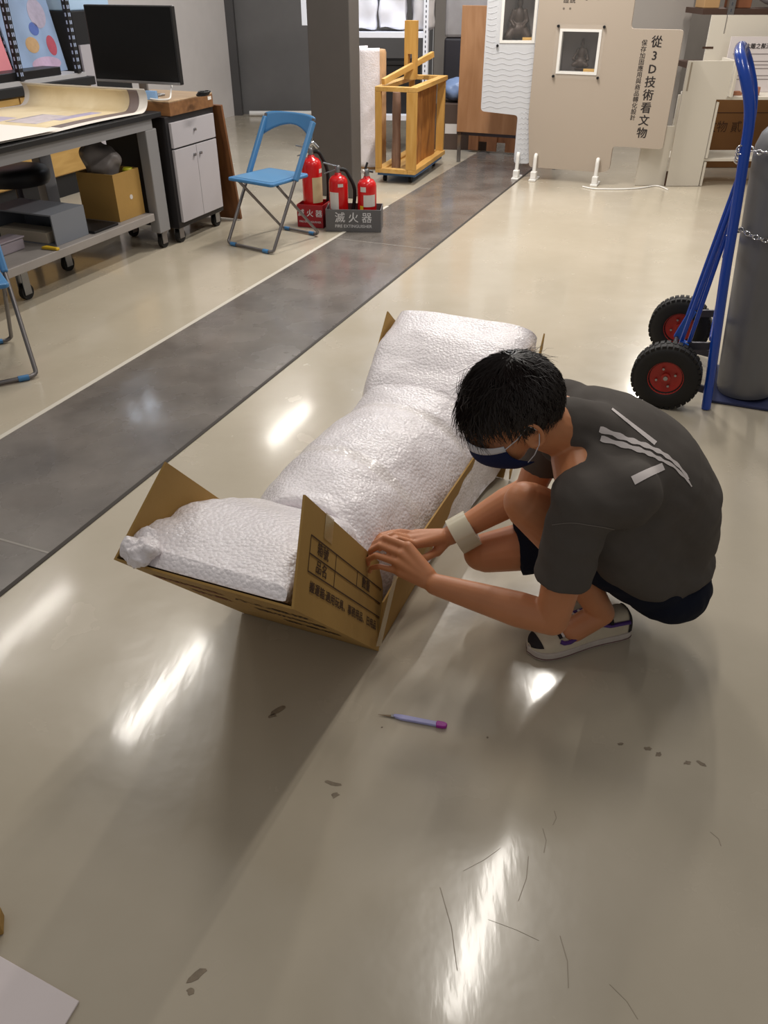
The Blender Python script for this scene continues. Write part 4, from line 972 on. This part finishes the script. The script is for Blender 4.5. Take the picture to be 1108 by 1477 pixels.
def art(name, label, x, y0, y1, z, h, base, blobs, lean):
    t = thing(name, label, 'picture', tg(x, (y0 + y1) / 2, z), RG); w = (y1 - y0) / 2
    T = Matrix.Rotation(rad(-lean), 4, 'Y')
    MB().box(-.012, 0, -w, w, 0, h, T).build('board', base, t)
    for (by, bz, ry, rz, c) in blobs:
        MB().prism([(by + ry * math.cos(2 * PI * k / 20), bz + rz * math.sin(2 * PI * k / 20)) for k in range(20)], .0004, .0014, T @ Matrix(((0, 0, 1, 0), (1, 0, 0, 0), (0, 1, 0, 0), (0, 0, 0, 1)))).build('colour_spot', mat('spot_%d_%d' % (int(by * 100), int(bz * 100)), c, .6, var=.08, vscale=30), t)
art('pink_poster', 'plain pink poster board leaning behind the black rack upright', -1.87, -.10, .775, .848, .42, mat('pink_board', rgb(226, 138, 146), .6, var=.05), (), 12)
art('abstract_painting', 'pale blue and pink abstract painting with round colour spots in the black rack', -1.87, .80, 1.36, .848, .95, mat('pale_blue_canvas', rgb(150, 172, 204), .6, var=.16, vscale=3),
    ((.05, .30, .05, .045, rgb(86, 108, 176)), (-.02, .195, .07, .055, rgb(196, 160, 116)), (.185, .18, .05, .07, rgb(190, 84, 100)), (.07, .06, .16, .05, rgb(200, 172, 198)), (.13, .40, .09, .10, rgb(178, 168, 186))), 10)
bb = MB().box(-.17, 0, -.95, .10, 0, .055).build('black_case', M_BLACK, bevel=.004); tag(bb, 'flat black case on the pale shelf before the abstract painting', 'case', loc=tg(-1.665, .95, .848), rotz=RG)
bc = thing('black_cupboard', 'tall black cupboard with a white strip behind the monitor', 'cabinet', tg(-1.78, 1.42), RG)
MB().box(-.55, 0, 0, .62, .0, 1.25).build('carcass', M_BLACKMAT, bc, bevel=.004); MB().box(.001, .02, .01, .13, .10, 1.02).build('white_panel', M_CABW, bc)
bt_ = MB().box(-.5, 0, 0, .5, 0, .3).build('pale_blue_crate', mat('ice_blue_plastic', rgb(186, 214, 240), .4), bevel=.01); tag(bt_, 'ice blue crate on top of the black cupboard', 'crate', loc=tg(-1.83, 1.46, 1.252), rotz=RG)

# ------------------------------------------------------------------ storage rack behind the column
M_RACKW = mat('white_rack_enamel', rgb(224, 226, 232), .4); M_HOLE = mat('dark_slot', rgb(70, 72, 80), .6)
sr = thing('storage_rack', 'white slotted angle storage rack behind the grey column', 'shelf', (-.69, 8.72, 0), rad(-4))
for x in (0, 1.08):
    for y in (0, .5):
        up = MB().box(x - .022, x + .022, y - .003, y + .003, 0, 2.1).box(x - .022, x - .016, y, y + .04, 0, 2.1).build('post', M_RACKW, sr)
        hl_ = MB()
        for k in range(50): hl_.box(x - .005, x + .005, y - .0042, y - .0031, .04 + k * .04, .06 + k * .04)
        hl_.build('slot', M_HOLE, up, kind='stuff')
for z in (.30, 1.00, 1.75): MB().box(-.022, 1.102, .004, .5, z, z + .045).build('shelf', M_RACKW, sr)
pn = MB().box(-.16, 0, -.012, 0, .0, .95).build('white_side_panel', M_RACKW); tag(pn, 'bright white board hung on the storage rack beside the grey column', 'board', loc=(-.60, 8.66, 1.10), rotz=rad(-4))
M_PWRAP = mat('white_plastic_wrap', rgb(222, 222, 228), .4, var=.06, vscale=6, bump=.3, bscale=9)
def soft_pack(name, label, loc, size, m, rot=0.0, seed=0):
    b = MB().box(-size[0] / 2, size[0] / 2, -size[1] / 2, size[1] / 2, 0, size[2]); me = remesh(b, .03, 4)
    displace(me, lambda p: noise.noise(p * 7 + Vector((seed, 0, 0))) * .03)
    zmin = min(v.co.z for v in me.vertices)
    for v in me.vertices: v.co.z -= zmin
    o = link(name, me, m, None, 70); tag(o, label, 'package', 'plastic wrapped packages on the storage rack', loc, rot); return o
soft_pack('wrapped_package', 'large white plastic wrapped package on the storage rack next to the column', (-.32, 8.96, 1.048), (.5, .36, .55), M_PWRAP, 0, 1)
soft_pack('wrapped_package', 'narrow white wrapped package with dotted print behind the wooden post', (.08, 8.95, 1.048), (.26, .36, .55), M_PWRAP, 0, 5)
soft_pack('wrapped_package', 'greyish white wrapped package at the open end of the storage rack', (.37, 8.95, 1.048), (.20, .34, .5), mat('grey_plastic_wrap', rgb(188, 184, 184), .45, var=.08, vscale=6, bump=.3, bscale=9), 0, 9)
roll = thing('bubble_wrap_roll', 'upright roll of bubble wrap over brown paper behind the grey column', 'roll', (-.12, 8.02, 0))
MB().lathe([(.135, 0), (.14, .02), (.14, .93), (.132, .95)], 30).build('paper_core', mat('brown_paper_roll', rgb(188, 150, 110), .6, var=.15, vscale=12, bump=.3, bscale=30), roll, smooth=40)
o = MB().grid(lambda u, v: Vector(((.146 + .006 * noise.noise(Vector((u * 9, v * 14, 2)))) * math.cos(rad(100 + 205 * u)), (.146 + .006 * noise.noise(Vector((u * 9, v * 14, 5)))) * math.sin(rad(100 + 205 * u)), .02 + .95 * v)), 30, 30).build('bubble_wrap', M_WRAP, roll, smooth=60); o.modifiers.new('t', 'SOLIDIFY').thickness = .004
db = thing('dark_carton', 'dark brown carton with a white label under the storage rack', 'box', (.52, 8.9, 0), rad(-10))
MB().box(0, .55, 0, .4, .001, .42).build('body', mat('dark_carton_board', rgb(78, 62, 52), .7), db, bevel=.004); MB().box(.10, .22, -.0016, -.0002, .15, .24).build('label_sheet', M_EXTL, db)
bbag = MB(); bbag.ball((0, 0, .10), (.22, .15, .10), 20, 12).ball((.1, .02, .12), (.14, .12, .09), 20, 12); bme = remesh(bbag, .015, 3)
displace(bme, lambda p: noise.noise(p * 12) * .025)
zmin = min(v.co.z for v in bme.vertices)
for v in bme.vertices: v.co.z -= zmin
bo = link('blue_plastic_bag', bme, mat('blue_grey_film', rgb(120, 140, 176), .3), None, 70); tag(bo, 'blue grey plastic bag lying on the dark carton', 'bag', loc=(.78, 9.05, .422), rotz=0)
bk = thing('black_crate', 'black storage crate on the lower rack shelf behind the wooden frame crate', 'crate', (-.15, 8.80, .348), rad(-4))
MB().box(0, .5, 0, .35, 0, .42).build('body', M_BLACKMAT, bk, bevel=.005); MB().box(-.012, .512, -.012, .362, .42, .45).build('rim', M_BLACKMAT, bk, bevel=.003)
sb = thing('dark_sheet_pile', 'dark wrapped load standing between the storage rack and the plywood board', 'load', (.62, 9.5, 0), rad(-8))
MB().box(0, .5, 0, .4, 0, .95).build('body', mat('dark_load', rgb(46, 44, 50), .6), sb, bevel=.02); MB().box(.0, .5, .0, .4, .952, 1.35).build('grey_cover', mat('grey_cover', rgb(150, 146, 146), .5, var=.1, bump=.3, bscale=10), sb, bevel=.03)

# ------------------------------------------------------------------ wooden frame crate on a dolly, with bark slabs
M_PINE = wood('pine', rgb(188, 140, 66), rgb(206, 162, 90), 3, .5, (7, 7, 1)); M_PINEH = wood('pine_horizontal', rgb(190, 144, 72), rgb(210, 168, 98), 3, .5, (7, 1, 7))
M_BARK = wood('bark_wood', rgb(132, 80, 30), rgb(178, 118, 54), 4, .6, (5, 5, 1)); M_LOG = wood('grey_log', rgb(120, 92, 76), rgb(150, 122, 104), 4, .7, (5, 5, 1))
cr_ = thing('frame_crate', 'open pine frame crate holding bark slabs on a blue dolly', 'crate', (-.075, 7.30, .085), RG + rad(4))
CWd, CLn, CHt = .32, 1.0, .66
for x in (0, CWd - .05):
    for y in (0, CLn - .035): 
        MB().box(x, x + (.085 if (y == 0 and x > 0) else .07) - .02 * (x == 0), y, y + .035, .036, CHt - .041).build('post', M_PINE, cr_, bevel=.002)
for z in (0, CHt - .04):
    for x in (0, CWd - .035): MB().box(x, x + .07, 0, CLn, z, z + .035).build('long_rail', M_PINEH, cr_, bevel=.002)
    for y in (0, CLn - .06): MB().box(.071, CWd - .036, y, y + .06, z, z + .035).build('cross_rail', M_PINEH, cr_, bevel=.002)
MB().box(.071, CWd - .036, .061, CLn - .061, .002, .02).build('base_board', M_PINEH, cr_)
dl = thing('dolly', 'low blue dolly with small castors under the pine frame crate', 'dolly', (-.075, 7.30, 0), RG + rad(4))
MB().box(.0, CWd + .02, .06, CLn - .06, .055, .083).build('deck', mat('blue_dolly', rgb(66, 108, 160), .5), dl, bevel=.004)
for x in (.05, CWd - .04):
    for y in (.12, CLn - .12): MB().cyl((x - .012, y, .026), (x + .012, y, .026), .026, 14).build('castor', M_RUBBER, dl, smooth=40)
def slab_of_bark(label, x, y0, y1, h, m, seed):
    def f(u, v):
        a = -PI / 2 + PI * u; yy = (y0 + y1) / 2 + (y1 - y0) / 2 * math.sin(a); k = noise.noise(Vector((u * 4, v * 5, seed))) * .012
        return Vector((x + (.035 + k) * math.cos(a), yy, .022 + h * v))
    mb = MB().grid(f, 20, 20); n = len(mb.v); mb.f.append(tuple(i for i in range(19, n, 20))); mb.f.append(tuple(i for i in range(n - 20, -1, -20)))
    mb.f.append(tuple(range(0, 20))); mb.f.append(tuple(range(n - 20, n)))
    o = mb.build('bark_slab', m, smooth=60); tag(o, label, 'wood slab', 'bark slabs in the pine frame crate', (-.075, 7.30, .085), RG + rad(4)); return o
# the slabs stand on the base board
slab_of_bark('half round bark slab with pale tool marks at the near end of the pine crate', .262, .045, .46, .585, M_BARK, 1)
slab_of_bark('half round bark slab standing deeper in the pine frame crate', .262, .48, .93, .60, M_BARK, 6)
lg = MB().lathe([(.038, 0), (.040, .1), (.034, .3), (.037, .45), (.032, .58)], 16).build('thin_log', M_LOG, smooth=50); tag(lg, 'thin greyish log standing in the narrow end of the pine crate', 'log'); lg.location = Vector((-.075, 7.30, .108)) + Matrix.Rotation(RG + rad(4), 3, 'Z') @ Vector((.14, .15, 0))
ps = thing('wooden_post', 'pine post with a slot and a long crossbar standing on the frame crate', 'post', Vector((-.075, 7.30, .7455)) + Matrix.Rotation(RG + rad(4), 3, 'Z') @ Vector((.14, .55, 0)), RG + rad(4))
for x0, x1, z0, z1 in ((-.05, .05, .0, .10), (-.05, -.018, .10, .19), (.018, .05, .10, .19), (-.05, .05, .19, .43)): MB().box(x0, x1, -.035, .035, z0, z1).build('shaft', M_PINE, ps)
MB().bar((-.085, -.50, .024), (.10, .33, .165), .03, .045).build('crossbar', M_PINEH, ps, bevel=.002)

# ------------------------------------------------------------------ plywood board on legs and the pallet behind
pl = thing('board_stand', 'upright plywood board on thin metal legs behind the exhibition panel', 'board', (.68, 8.20, 0), RG)
MB().box(0, .95, 0, .025, .27, 1.27).build('board', wood('orange_plywood', rgb(152, 110, 74), rgb(170, 128, 92), 2.5, .5, (6, 6, 1)), pl, bevel=.002)
for x in (0.005, .93): MB().box(x, x + .03, .026, .05, 0, 1.2).build('leg', M_STEEL, pl)
MB().box(0, .95, .026, .05, .24, .265).build('rail', M_DARKMET, pl)
pt_ = thing('pallet', 'wooden slatted pallet standing behind the plywood board', 'pallet', (.85, 8.75, 0), RG)
M_PAL = wood('pallet_wood', rgb(120, 76, 46), rgb(146, 98, 62), 3, .7, (6, 6, 1))
for k in range(5): MB().box(k * .19, k * .19 + .10, 0, .02, .02, .8).build('slat', M_PAL, pt_)
for z in (.10, .60): MB().box(0, .86, .0205, .05, z, z + .06).build('batten', M_PAL, pt_)

# ------------------------------------------------------------------ exhibition panels
M_PANB = mat('beige_panel', rgb(172, 159, 145), .6); M_PANW = mat('white_panel_board', rgb(200, 202, 207), .55); M_TXT = mat('black_print', rgb(40, 34, 34), .7)
def rounded(poly, r=.03, n=4):
    P = [Vector((x, y, 0)) for x, y in poly]; out = []
    m = len(P)
    for i in range(m):
        a, b, c = P[i - 1], P[i], P[(i + 1) % m]; d1, d2 = a - b, c - b; k = min(r, d1.length * .45, d2.length * .45); d1.normalize(); d2.normalize()
        for j in range(n + 1):
            t = j / n; q = (b + d1 * k) * (1 - t) ** 2 + b * 2 * t * (1 - t) + (b + d2 * k) * t * t; out.append((q.x, q.y))
    return out
UPR = Matrix(((1, 0, 0, 0), (0, 0, -1, 0), (0, 1, 0, 0), (0, 0, 0, 1)))     # polygon x,y to x,z; extruded towards -y
def holed_panel(mb, poly, hole, d):
    """rounded outline with a rectangular window, extruded between y=-d and 0"""
    me = bpy.data.meshes.new('tmp'); bm = bmesh.new(); edges = []
    for loop in (rounded(poly), hole):
        vs_ = [bm.verts.new((x, 0, z)) for x, z in loop]; edges += [bm.edges.new((vs_[i], vs_[(i + 1) % len(vs_)])) for i in range(len(vs_))]
    bmesh.ops.triangle_fill(bm, use_beauty=True, use_dissolve=False, edges=edges)
    ret = bmesh.ops.extrude_face_region(bm, geom=bm.faces[:])
    bmesh.ops.translate(bm, verts=[g for g in ret['geom'] if isinstance(g, bmesh.types.BMVert)], vec=(0, -d, 0))
    bmesh.ops.recalc_face_normals(bm, faces=bm.faces[:]); bm.to_mesh(me); bm.free(); return me
def statue(name, label, loc, rotz, s, kind):
    st_ = thing(name, label, 'statue', loc, rotz); m = mat('dark_bronze', rgb(58, 46, 40), .5, .3, var=.2, vscale=60); b = MB()
    b.ball((0, 0, .045), (.055, .04, .045), 18, 12); b.ball((0, 0, .115), (.036, .026, .052), 18, 12); b.ball((0, -.003, .185), (.019, .02, .025), 16, 10)
    for sx in (-1, 1):
        if kind == 0: capsule(b, (sx * .034, 0, .145), (sx * .050, -.005, .095), .014, .012); capsule(b, (sx * .050, -.005, .095), (sx * .03, -.03, .07), .011, .009); capsule(b, (sx * .02, 0, .06), (sx * .058, -.015, .012), .030, .028)
        else: capsule(b, (sx * .03, 0, .145), (sx * .052, -.005, .10), .013, .012); capsule(b, (sx * .052, -.005, .10), (sx * .060, -.02, .075), .012, .016); capsule(b, (sx * .01, -.01, .05), (sx * .055, -.02, .03), .026, .018)
    b.ball((0, 0, .21), (.02, .015, .014) if kind == 0 else (.016, .012, .02), 12, 8)
    me = remesh(b, .004, 3); me.transform(Matrix.Diagonal((s, s, s, 1)) @ Matrix.Translation((0, 0, .0 if kind == 0 else .03))); zmin = min(v.co.z for v in me.vertices)
    if kind == 0:
        for v in me.vertices: v.co.z -= zmin
    link('figure', me, m, st_, 70)
    if kind: MB().lathe([(.052 * s, 0), (.06 * s, .008 * s), (.045 * s, .018 * s), (.05 * s, .032 * s), (.04 * s, .036 * s)], 20).build('pedestal', m, st_, smooth=40)
def panel(name, label, origin, rotz, poly, win, m, stat, waves):
    p = thing(name, label, 'exhibition panel', origin, rotz)
    x0, x1, z0, z1 = win
    link('board', holed_panel(None, poly, [(x0, z0), (x1, z0), (x1, z1), (x0, z1)], .04), m, p)
    f = .018
    fr = MB().box(x0 - f * .2, x0 + f, -.046, .0, z0, z1).box(x1 - f, x1 + f * .2, -.046, .0, z0, z1).box(x0 + f, x1 - f, -.046, .0, z0, z0 + f).box(x0 + f, x1 - f, -.046, 0, z1 - f, z1)
    nb = MB().box(x0, x1, .17, .18, z0, z1).box(x0 - .01, x0, .001, .18, z0, z1).box(x1, x1 + .01, .001, .18, z0, z1).box(x0, x1, .001, .18, z0 - .01, z0).box(x0, x1, .001, .18, z1, z1 + .01)
    nb.build('display_box', mat('grey_box_lining', rgb(128, 120, 118), .7), p); fr.build('window_frame', M_WHITE, p)
    MB().box(x0 - .03, x1 + .03, -.058, -.055, z0 - .03, z1 + .03).build('acrylic_sheet', mat('clear_acrylic', rgb(240, 240, 240), .05, alpha=.025, spec=.3), p)
    for bx_ in (x0 - .018, x1 + .018):
        for bz in (z0 - .018, z1 + .018): MB().cyl((bx_, -.064, bz), (bx_, -.04, bz), .010, 12).build('bolt', M_BLACK, p, smooth=40)
    if waves:
        zz = poly[0][1] + .04
        while zz < 1.5:
            xa = min(q[0] for q in poly) if zz > .54 else -.13
            wv = []
            for k in range(25):
                x = xa + .01 + (-.012 - xa - .01) * k / 24
                if not (x0 - .035 < x < x1 + .035 and z0 - .035 < zz < z1 + .035): wv.append((x, zz + .007 * math.sin(k * .9 + zz * 8)))
                else:
                    if len(wv) > 2: MB().tube([(x_, -.0405, z_) for x_, z_ in wv], .0022, 4).build('relief_wave', m, p)
                    wv = []
            if len(wv) > 2: MB().tube([(x_, -.0405, z_) for x_, z_ in wv], .0022, 4).build('relief_wave', m, p)
            zz += .040
    return p
PM = Vector((1.33, 7.47, 0))
main = panel('exhibition_panel', 'beige stepped exhibition panel with black vertical lettering and a lit statue window', PM, RG,
    [(-.055, .10), (.565, .10), (.63, .12), (.63, .31), (1.03, .31), (1.03, 1.145), (.635, 1.145), (.635, 1.7), (-.10, 1.7), (-.10, .5)], (.095, .418, .822, 1.136), M_PANB, 1, False)
RGm = Matrix.Rotation(RG, 3, 'Z')
lp = panel('exhibition_panel', 'white stepped exhibition panel with relief waves joining the beige panel', PM + RGm @ Vector((-.075, .035, 0)), RG + rad(18),
    [(-.135, .12), (.0, .12), (.0, 1.7), (-.45, 1.7), (-.45, .53), (-.135, .50)], (-.33, -.055, 1.03, 1.46), M_PANW, 0, True)
statue('seated_statue', 'small dark seated figurine on a pedestal in the beige panel window', PM + RGm @ Vector((.26, .09, .823)), RG, .95, 1)
statue('kneeling_statue', 'larger dark robed figurine in the white panel window', PM + RGm @ Vector((-.075, .035, 0)) + Matrix.Rotation(RG + rad(18), 3, 'Z') @ Vector((-.18, .108, 1.031)), RG + rad(18), 1.35, 0)
M_OCHRE = mat('ochre_card', rgb(212, 168, 92), .6)
for lab, off in (('small ochre caption card beside the seated figurine', RGm @ Vector((.345, .035, .823))), ('small ochre caption card beside the robed figurine', RGm @ Vector((-.075, .035, 0)) + Matrix.Rotation(RG + rad(18), 3, 'Z') @ Vector((-.10, .032, 1.031)))):
    o = MB().box(-.045, .045, -.012, .012, 0, .035).build('caption_card', M_OCHRE, bevel=.001); tag(o, lab, 'card', None, PM + off, RG + (rad(18) if 'robed' in lab else 0))
def ptext(body, x, z, size, sp=1.0, th=.0012, n='lettering'):
    return lettering(n, body, size, M_TXT, main, (x, -.0412, z), (1, 0, 0), (0, 0, 1), sp, 'CENTER', th)
for k, chr_ in enumerate('從3D技術看文物'): ptext(chr_, .845, 1.058 - k * .0915, .084, 1.0, .0035, 'character')
ptext('保\n存\n加\n固\n應\n用\n與\n商\n品\n轉\n化\n設\n計', .755, .79, .044, .99, .0010)
ptext('驗\n證\n。', .115, 1.325, .045, 1.0); ptext('影\n說\n。', .165, 1.325, .045, 1.0); ptext('傳\n承', .275, 1.37, .05, 1.0); ptext('了', .365, 1.35, .05, 1.0)
for lab, off in (('white clip foot under the white relief panel', Vector((-.155, -.02, 0))), ('white clip foot under the lower corner of the beige panel', Vector((.0, -.02, 0))), ('white clip foot under the beige panel beside the cable', Vector((.53, -.02, 0)))):
    ft = thing('panel_foot', lab, 'stand', PM + RGm @ off, RG, 'clip feet of the exhibition panels')
    MB().box(-.030, .030, -.11, .07, .0, .016).build('base', M_WHITE, ft, bevel=.004); MB().box(-.024, .024, -.085, -.027, .016, .075).build('clamp', M_WHITE, ft, bevel=.006)
    MB().tube(fillet([(0, -.055, .07), (0, -.05, .20), (0, -.026, .225), (0, .0255, .21), (0, .028, .10)], .02, 4) if False else fillet([(0, -.055, .07), (0, -.050, .185), (0, -.040, .205), (0, -.028, .20)], .015, 4), .016, 10).build('hook', M_WHITE, ft, smooth=50)
cbl = MB().tube(fillet([(.0, -.10, .006), (.10, -.16, .006), (.32, -.08, .006), (.46, .02, .006), (.58, .20, .006), (.68, .05, .006)], .08, 6), .006, 8).build('floor_cable', M_WHITE, smooth=60); tag(cbl, 'white cable looped on the floor beside the beige panel', 'cable', None, PM + RGm @ Vector((.45, -.08, 0)), RG)

# ------------------------------------------------------------------ white slot-together display shelf and what is behind it
M_SHW = mat('cream_white_board', rgb(206, 199, 186), .5)
ws = thing('display_shelf', 'white slot together board display shelf beside the beige exhibition panel', 'shelf', (2.15, 7.20, 0), 0)
MB().box(-.01, .235, 0, .018, .003, .46).build('lower_upright', M_SHW, ws)
MB().box(.24, .52, -.03, -.012, .003, .66).box(.24, .60, -.03, -.012, .66, .93).build('front_upright', M_SHW, ws)
MB().box(.53, .548, -.03, .36, .003, .19).build('divider', M_SHW, ws); MB().box(.53, .548, -.03, .36, .222, .64).build('divider', M_SHW, ws); MB().box(.62, .638, -.05, .30, .678, .93).build('divider', M_SHW, ws)
MB().box(.25, 1.5, -.011, .38, .195, .215).build('shelf_board', M_SHW, ws); MB().box(.36, 1.5, -.011, .38, .655, .675).build('shelf_board', M_SHW, ws)
MB().box(.34, .50, .36, .378, .22, .65).build('back_panel', M_SHW, ws)
tp_ = MB().box(.50, .62, .385, .403, .676, 1.22).box(.632, 1.6, .385, .403, .676, 1.22).box(.62, .632, .385, .403, .676, 1.09).build('back_panel', M_SHW, ws)
MB().box(.47, .56, .383, .3848, .985, 1.0).build('slot', M_INK, ws)
MB().box(-.0, .10, -.002, -.0005, .31, .325).build('slot', M_INK, ws); MB().box(.262, .276, -.0312, -.0302, .72, .92).build('slot', mat('grey_slot', rgb(150, 138, 122), .6), ws); MB().box(.226, .240, -.0322, -.0302, .005, .12).build('slot', M_INK, ws)
po = thing('text_poster', 'white text poster leaning on the white display shelf', 'poster', (2.15 + .66, 7.5, .676), 0)
MB().box(0, .55, .0, .008, .001, .40).build('board', mat('poster_paper', rgb(214, 206, 206), .5), po)
lettering('lettering', '何以木雕之髹漆器物保存', .042, M_TXT, po, (.275, -.0012, .33), (1, 0, 0), (0, 0, 1), bold=.002)
for k, (w, x) in enumerate(((.40, .24), (.0, 0), (.46, .26), (.46, .26), (.45, .255), (.0, 0), (.46, .26), (.40, .23))):
    if w: MB().box(x - w / 2, x + w / 2, -.0012, -.0003, .275 - k * .026, .280 - k * .026).build('text_line', mat('grey_print', rgb(120, 112, 112), .7), po)
for k, (x, lab) in enumerate(((2.15 + .66, 'small brown wooden wedge block on the shelf beside the blue truck handle'), (2.15 + .80, 'small brown carved block with an upturned end on the display shelf'))):
    o = MB().prism([(0, 0), (.10, 0), (.10, .06 if k else .02), (.085, .06 if k else .02), (.085, .03), (0, .02 if k else .028)], -.02, .02, UPR).build('carved_block', mat('reddish_wood', rgb(166, 112, 84), .5)); tag(o, lab, 'block', None, (x, 7.30, .6765), 0)
for i, (x, y, w, d, h, c, lab) in enumerate(((2.86, 7.95, .62, .45, .62, rgb(120, 82, 44), 'brown printed carton standing behind the white display shelf'), (3.5, 7.95, .6, .45, .58, rgb(104, 72, 42), 'darker brown carton behind the gas cylinder and display shelf'))):
    b = thing('printed_carton', lab, 'cardboard box', (x, y, 0), 0); MB().box(0, w, 0, d, .001, h).build('body', mat('carton_%d' % i, c, .75), b, bevel=.004)
    lettering('printed_word', '文物 貳', .10, M_INK, b, (w * .35, -.0012, h * .55), (1, 0, 0), (0, 0, 1)); MB().box(0, w, -.0012, -.0002, h * .74, h * .75).build('printed_line', M_INK, b)
bs = thing('steel_rack', 'grey slotted steel rack above the white display shelf', 'shelf', (3.13, 8.5, 0), 0)
for x in (0, 1.4):
    up = MB().box(x - .03, x + .03, -.003, .003, 0, 2.2).box(x - .03, x - .024, .003, .05, 0, 2.2).build('post', M_STEEL, bs)
    hl_ = MB()
    for k in range(40): hl_.box(x - .006, x + .006, -.0045, -.0031, .06 + k * .05, .085 + k * .05)
    hl_.build('slot', M_HOLE, up, kind='stuff')
for z in (.75, 1.19): MB().box(-.25, 1.43, .004, .5, z, z + .045).build('shelf', mat('brown_shelf', rgb(70, 50, 40), .6), bs)
pk = MB(); pk.ball((0, 0, .16), (.34, .2, .17), 24, 14); pme = remesh(pk, .02, 3)
displace(pme, lambda p: noise.noise(p * 9) * .03)
zmin = min(v.co.z for v in pme.vertices)
for v in pme.vertices: v.co.z -= zmin
o = link('foil_bundle', pme, M_PWRAP, None, 70); tag(o, 'rounded white plastic bundle on the steel rack', 'package', None, (3.72, 8.75, 1.237), 0)
for lab, x, w, h, c in (('brown striped carton on the steel rack beside the white bundle', 3.19, .16, .3, rgb(138, 86, 56)), ('tan box with white tag at the end of the steel rack shelf', 2.92, .14, .35, rgb(176, 140, 96))):
    b = MB().box(0, w, 0, .25, 0, h).build('rack_box', mat('rackbox_%d' % int(x * 100), c, .6), bevel=.004); tag(b, lab, 'box', None, (x, 8.62, 1.237), 0)
rb2 = struct(MB().box(1.9, 2.98, 9.1, 9.2, 0, 3.0).build('wall_partition', mat('pale_grey_partition', rgb(158, 152, 146), .65)))
rb2['label'] = 'pale grey partition behind the exhibition panel'

bpy.data.scenes.remove(TMP)
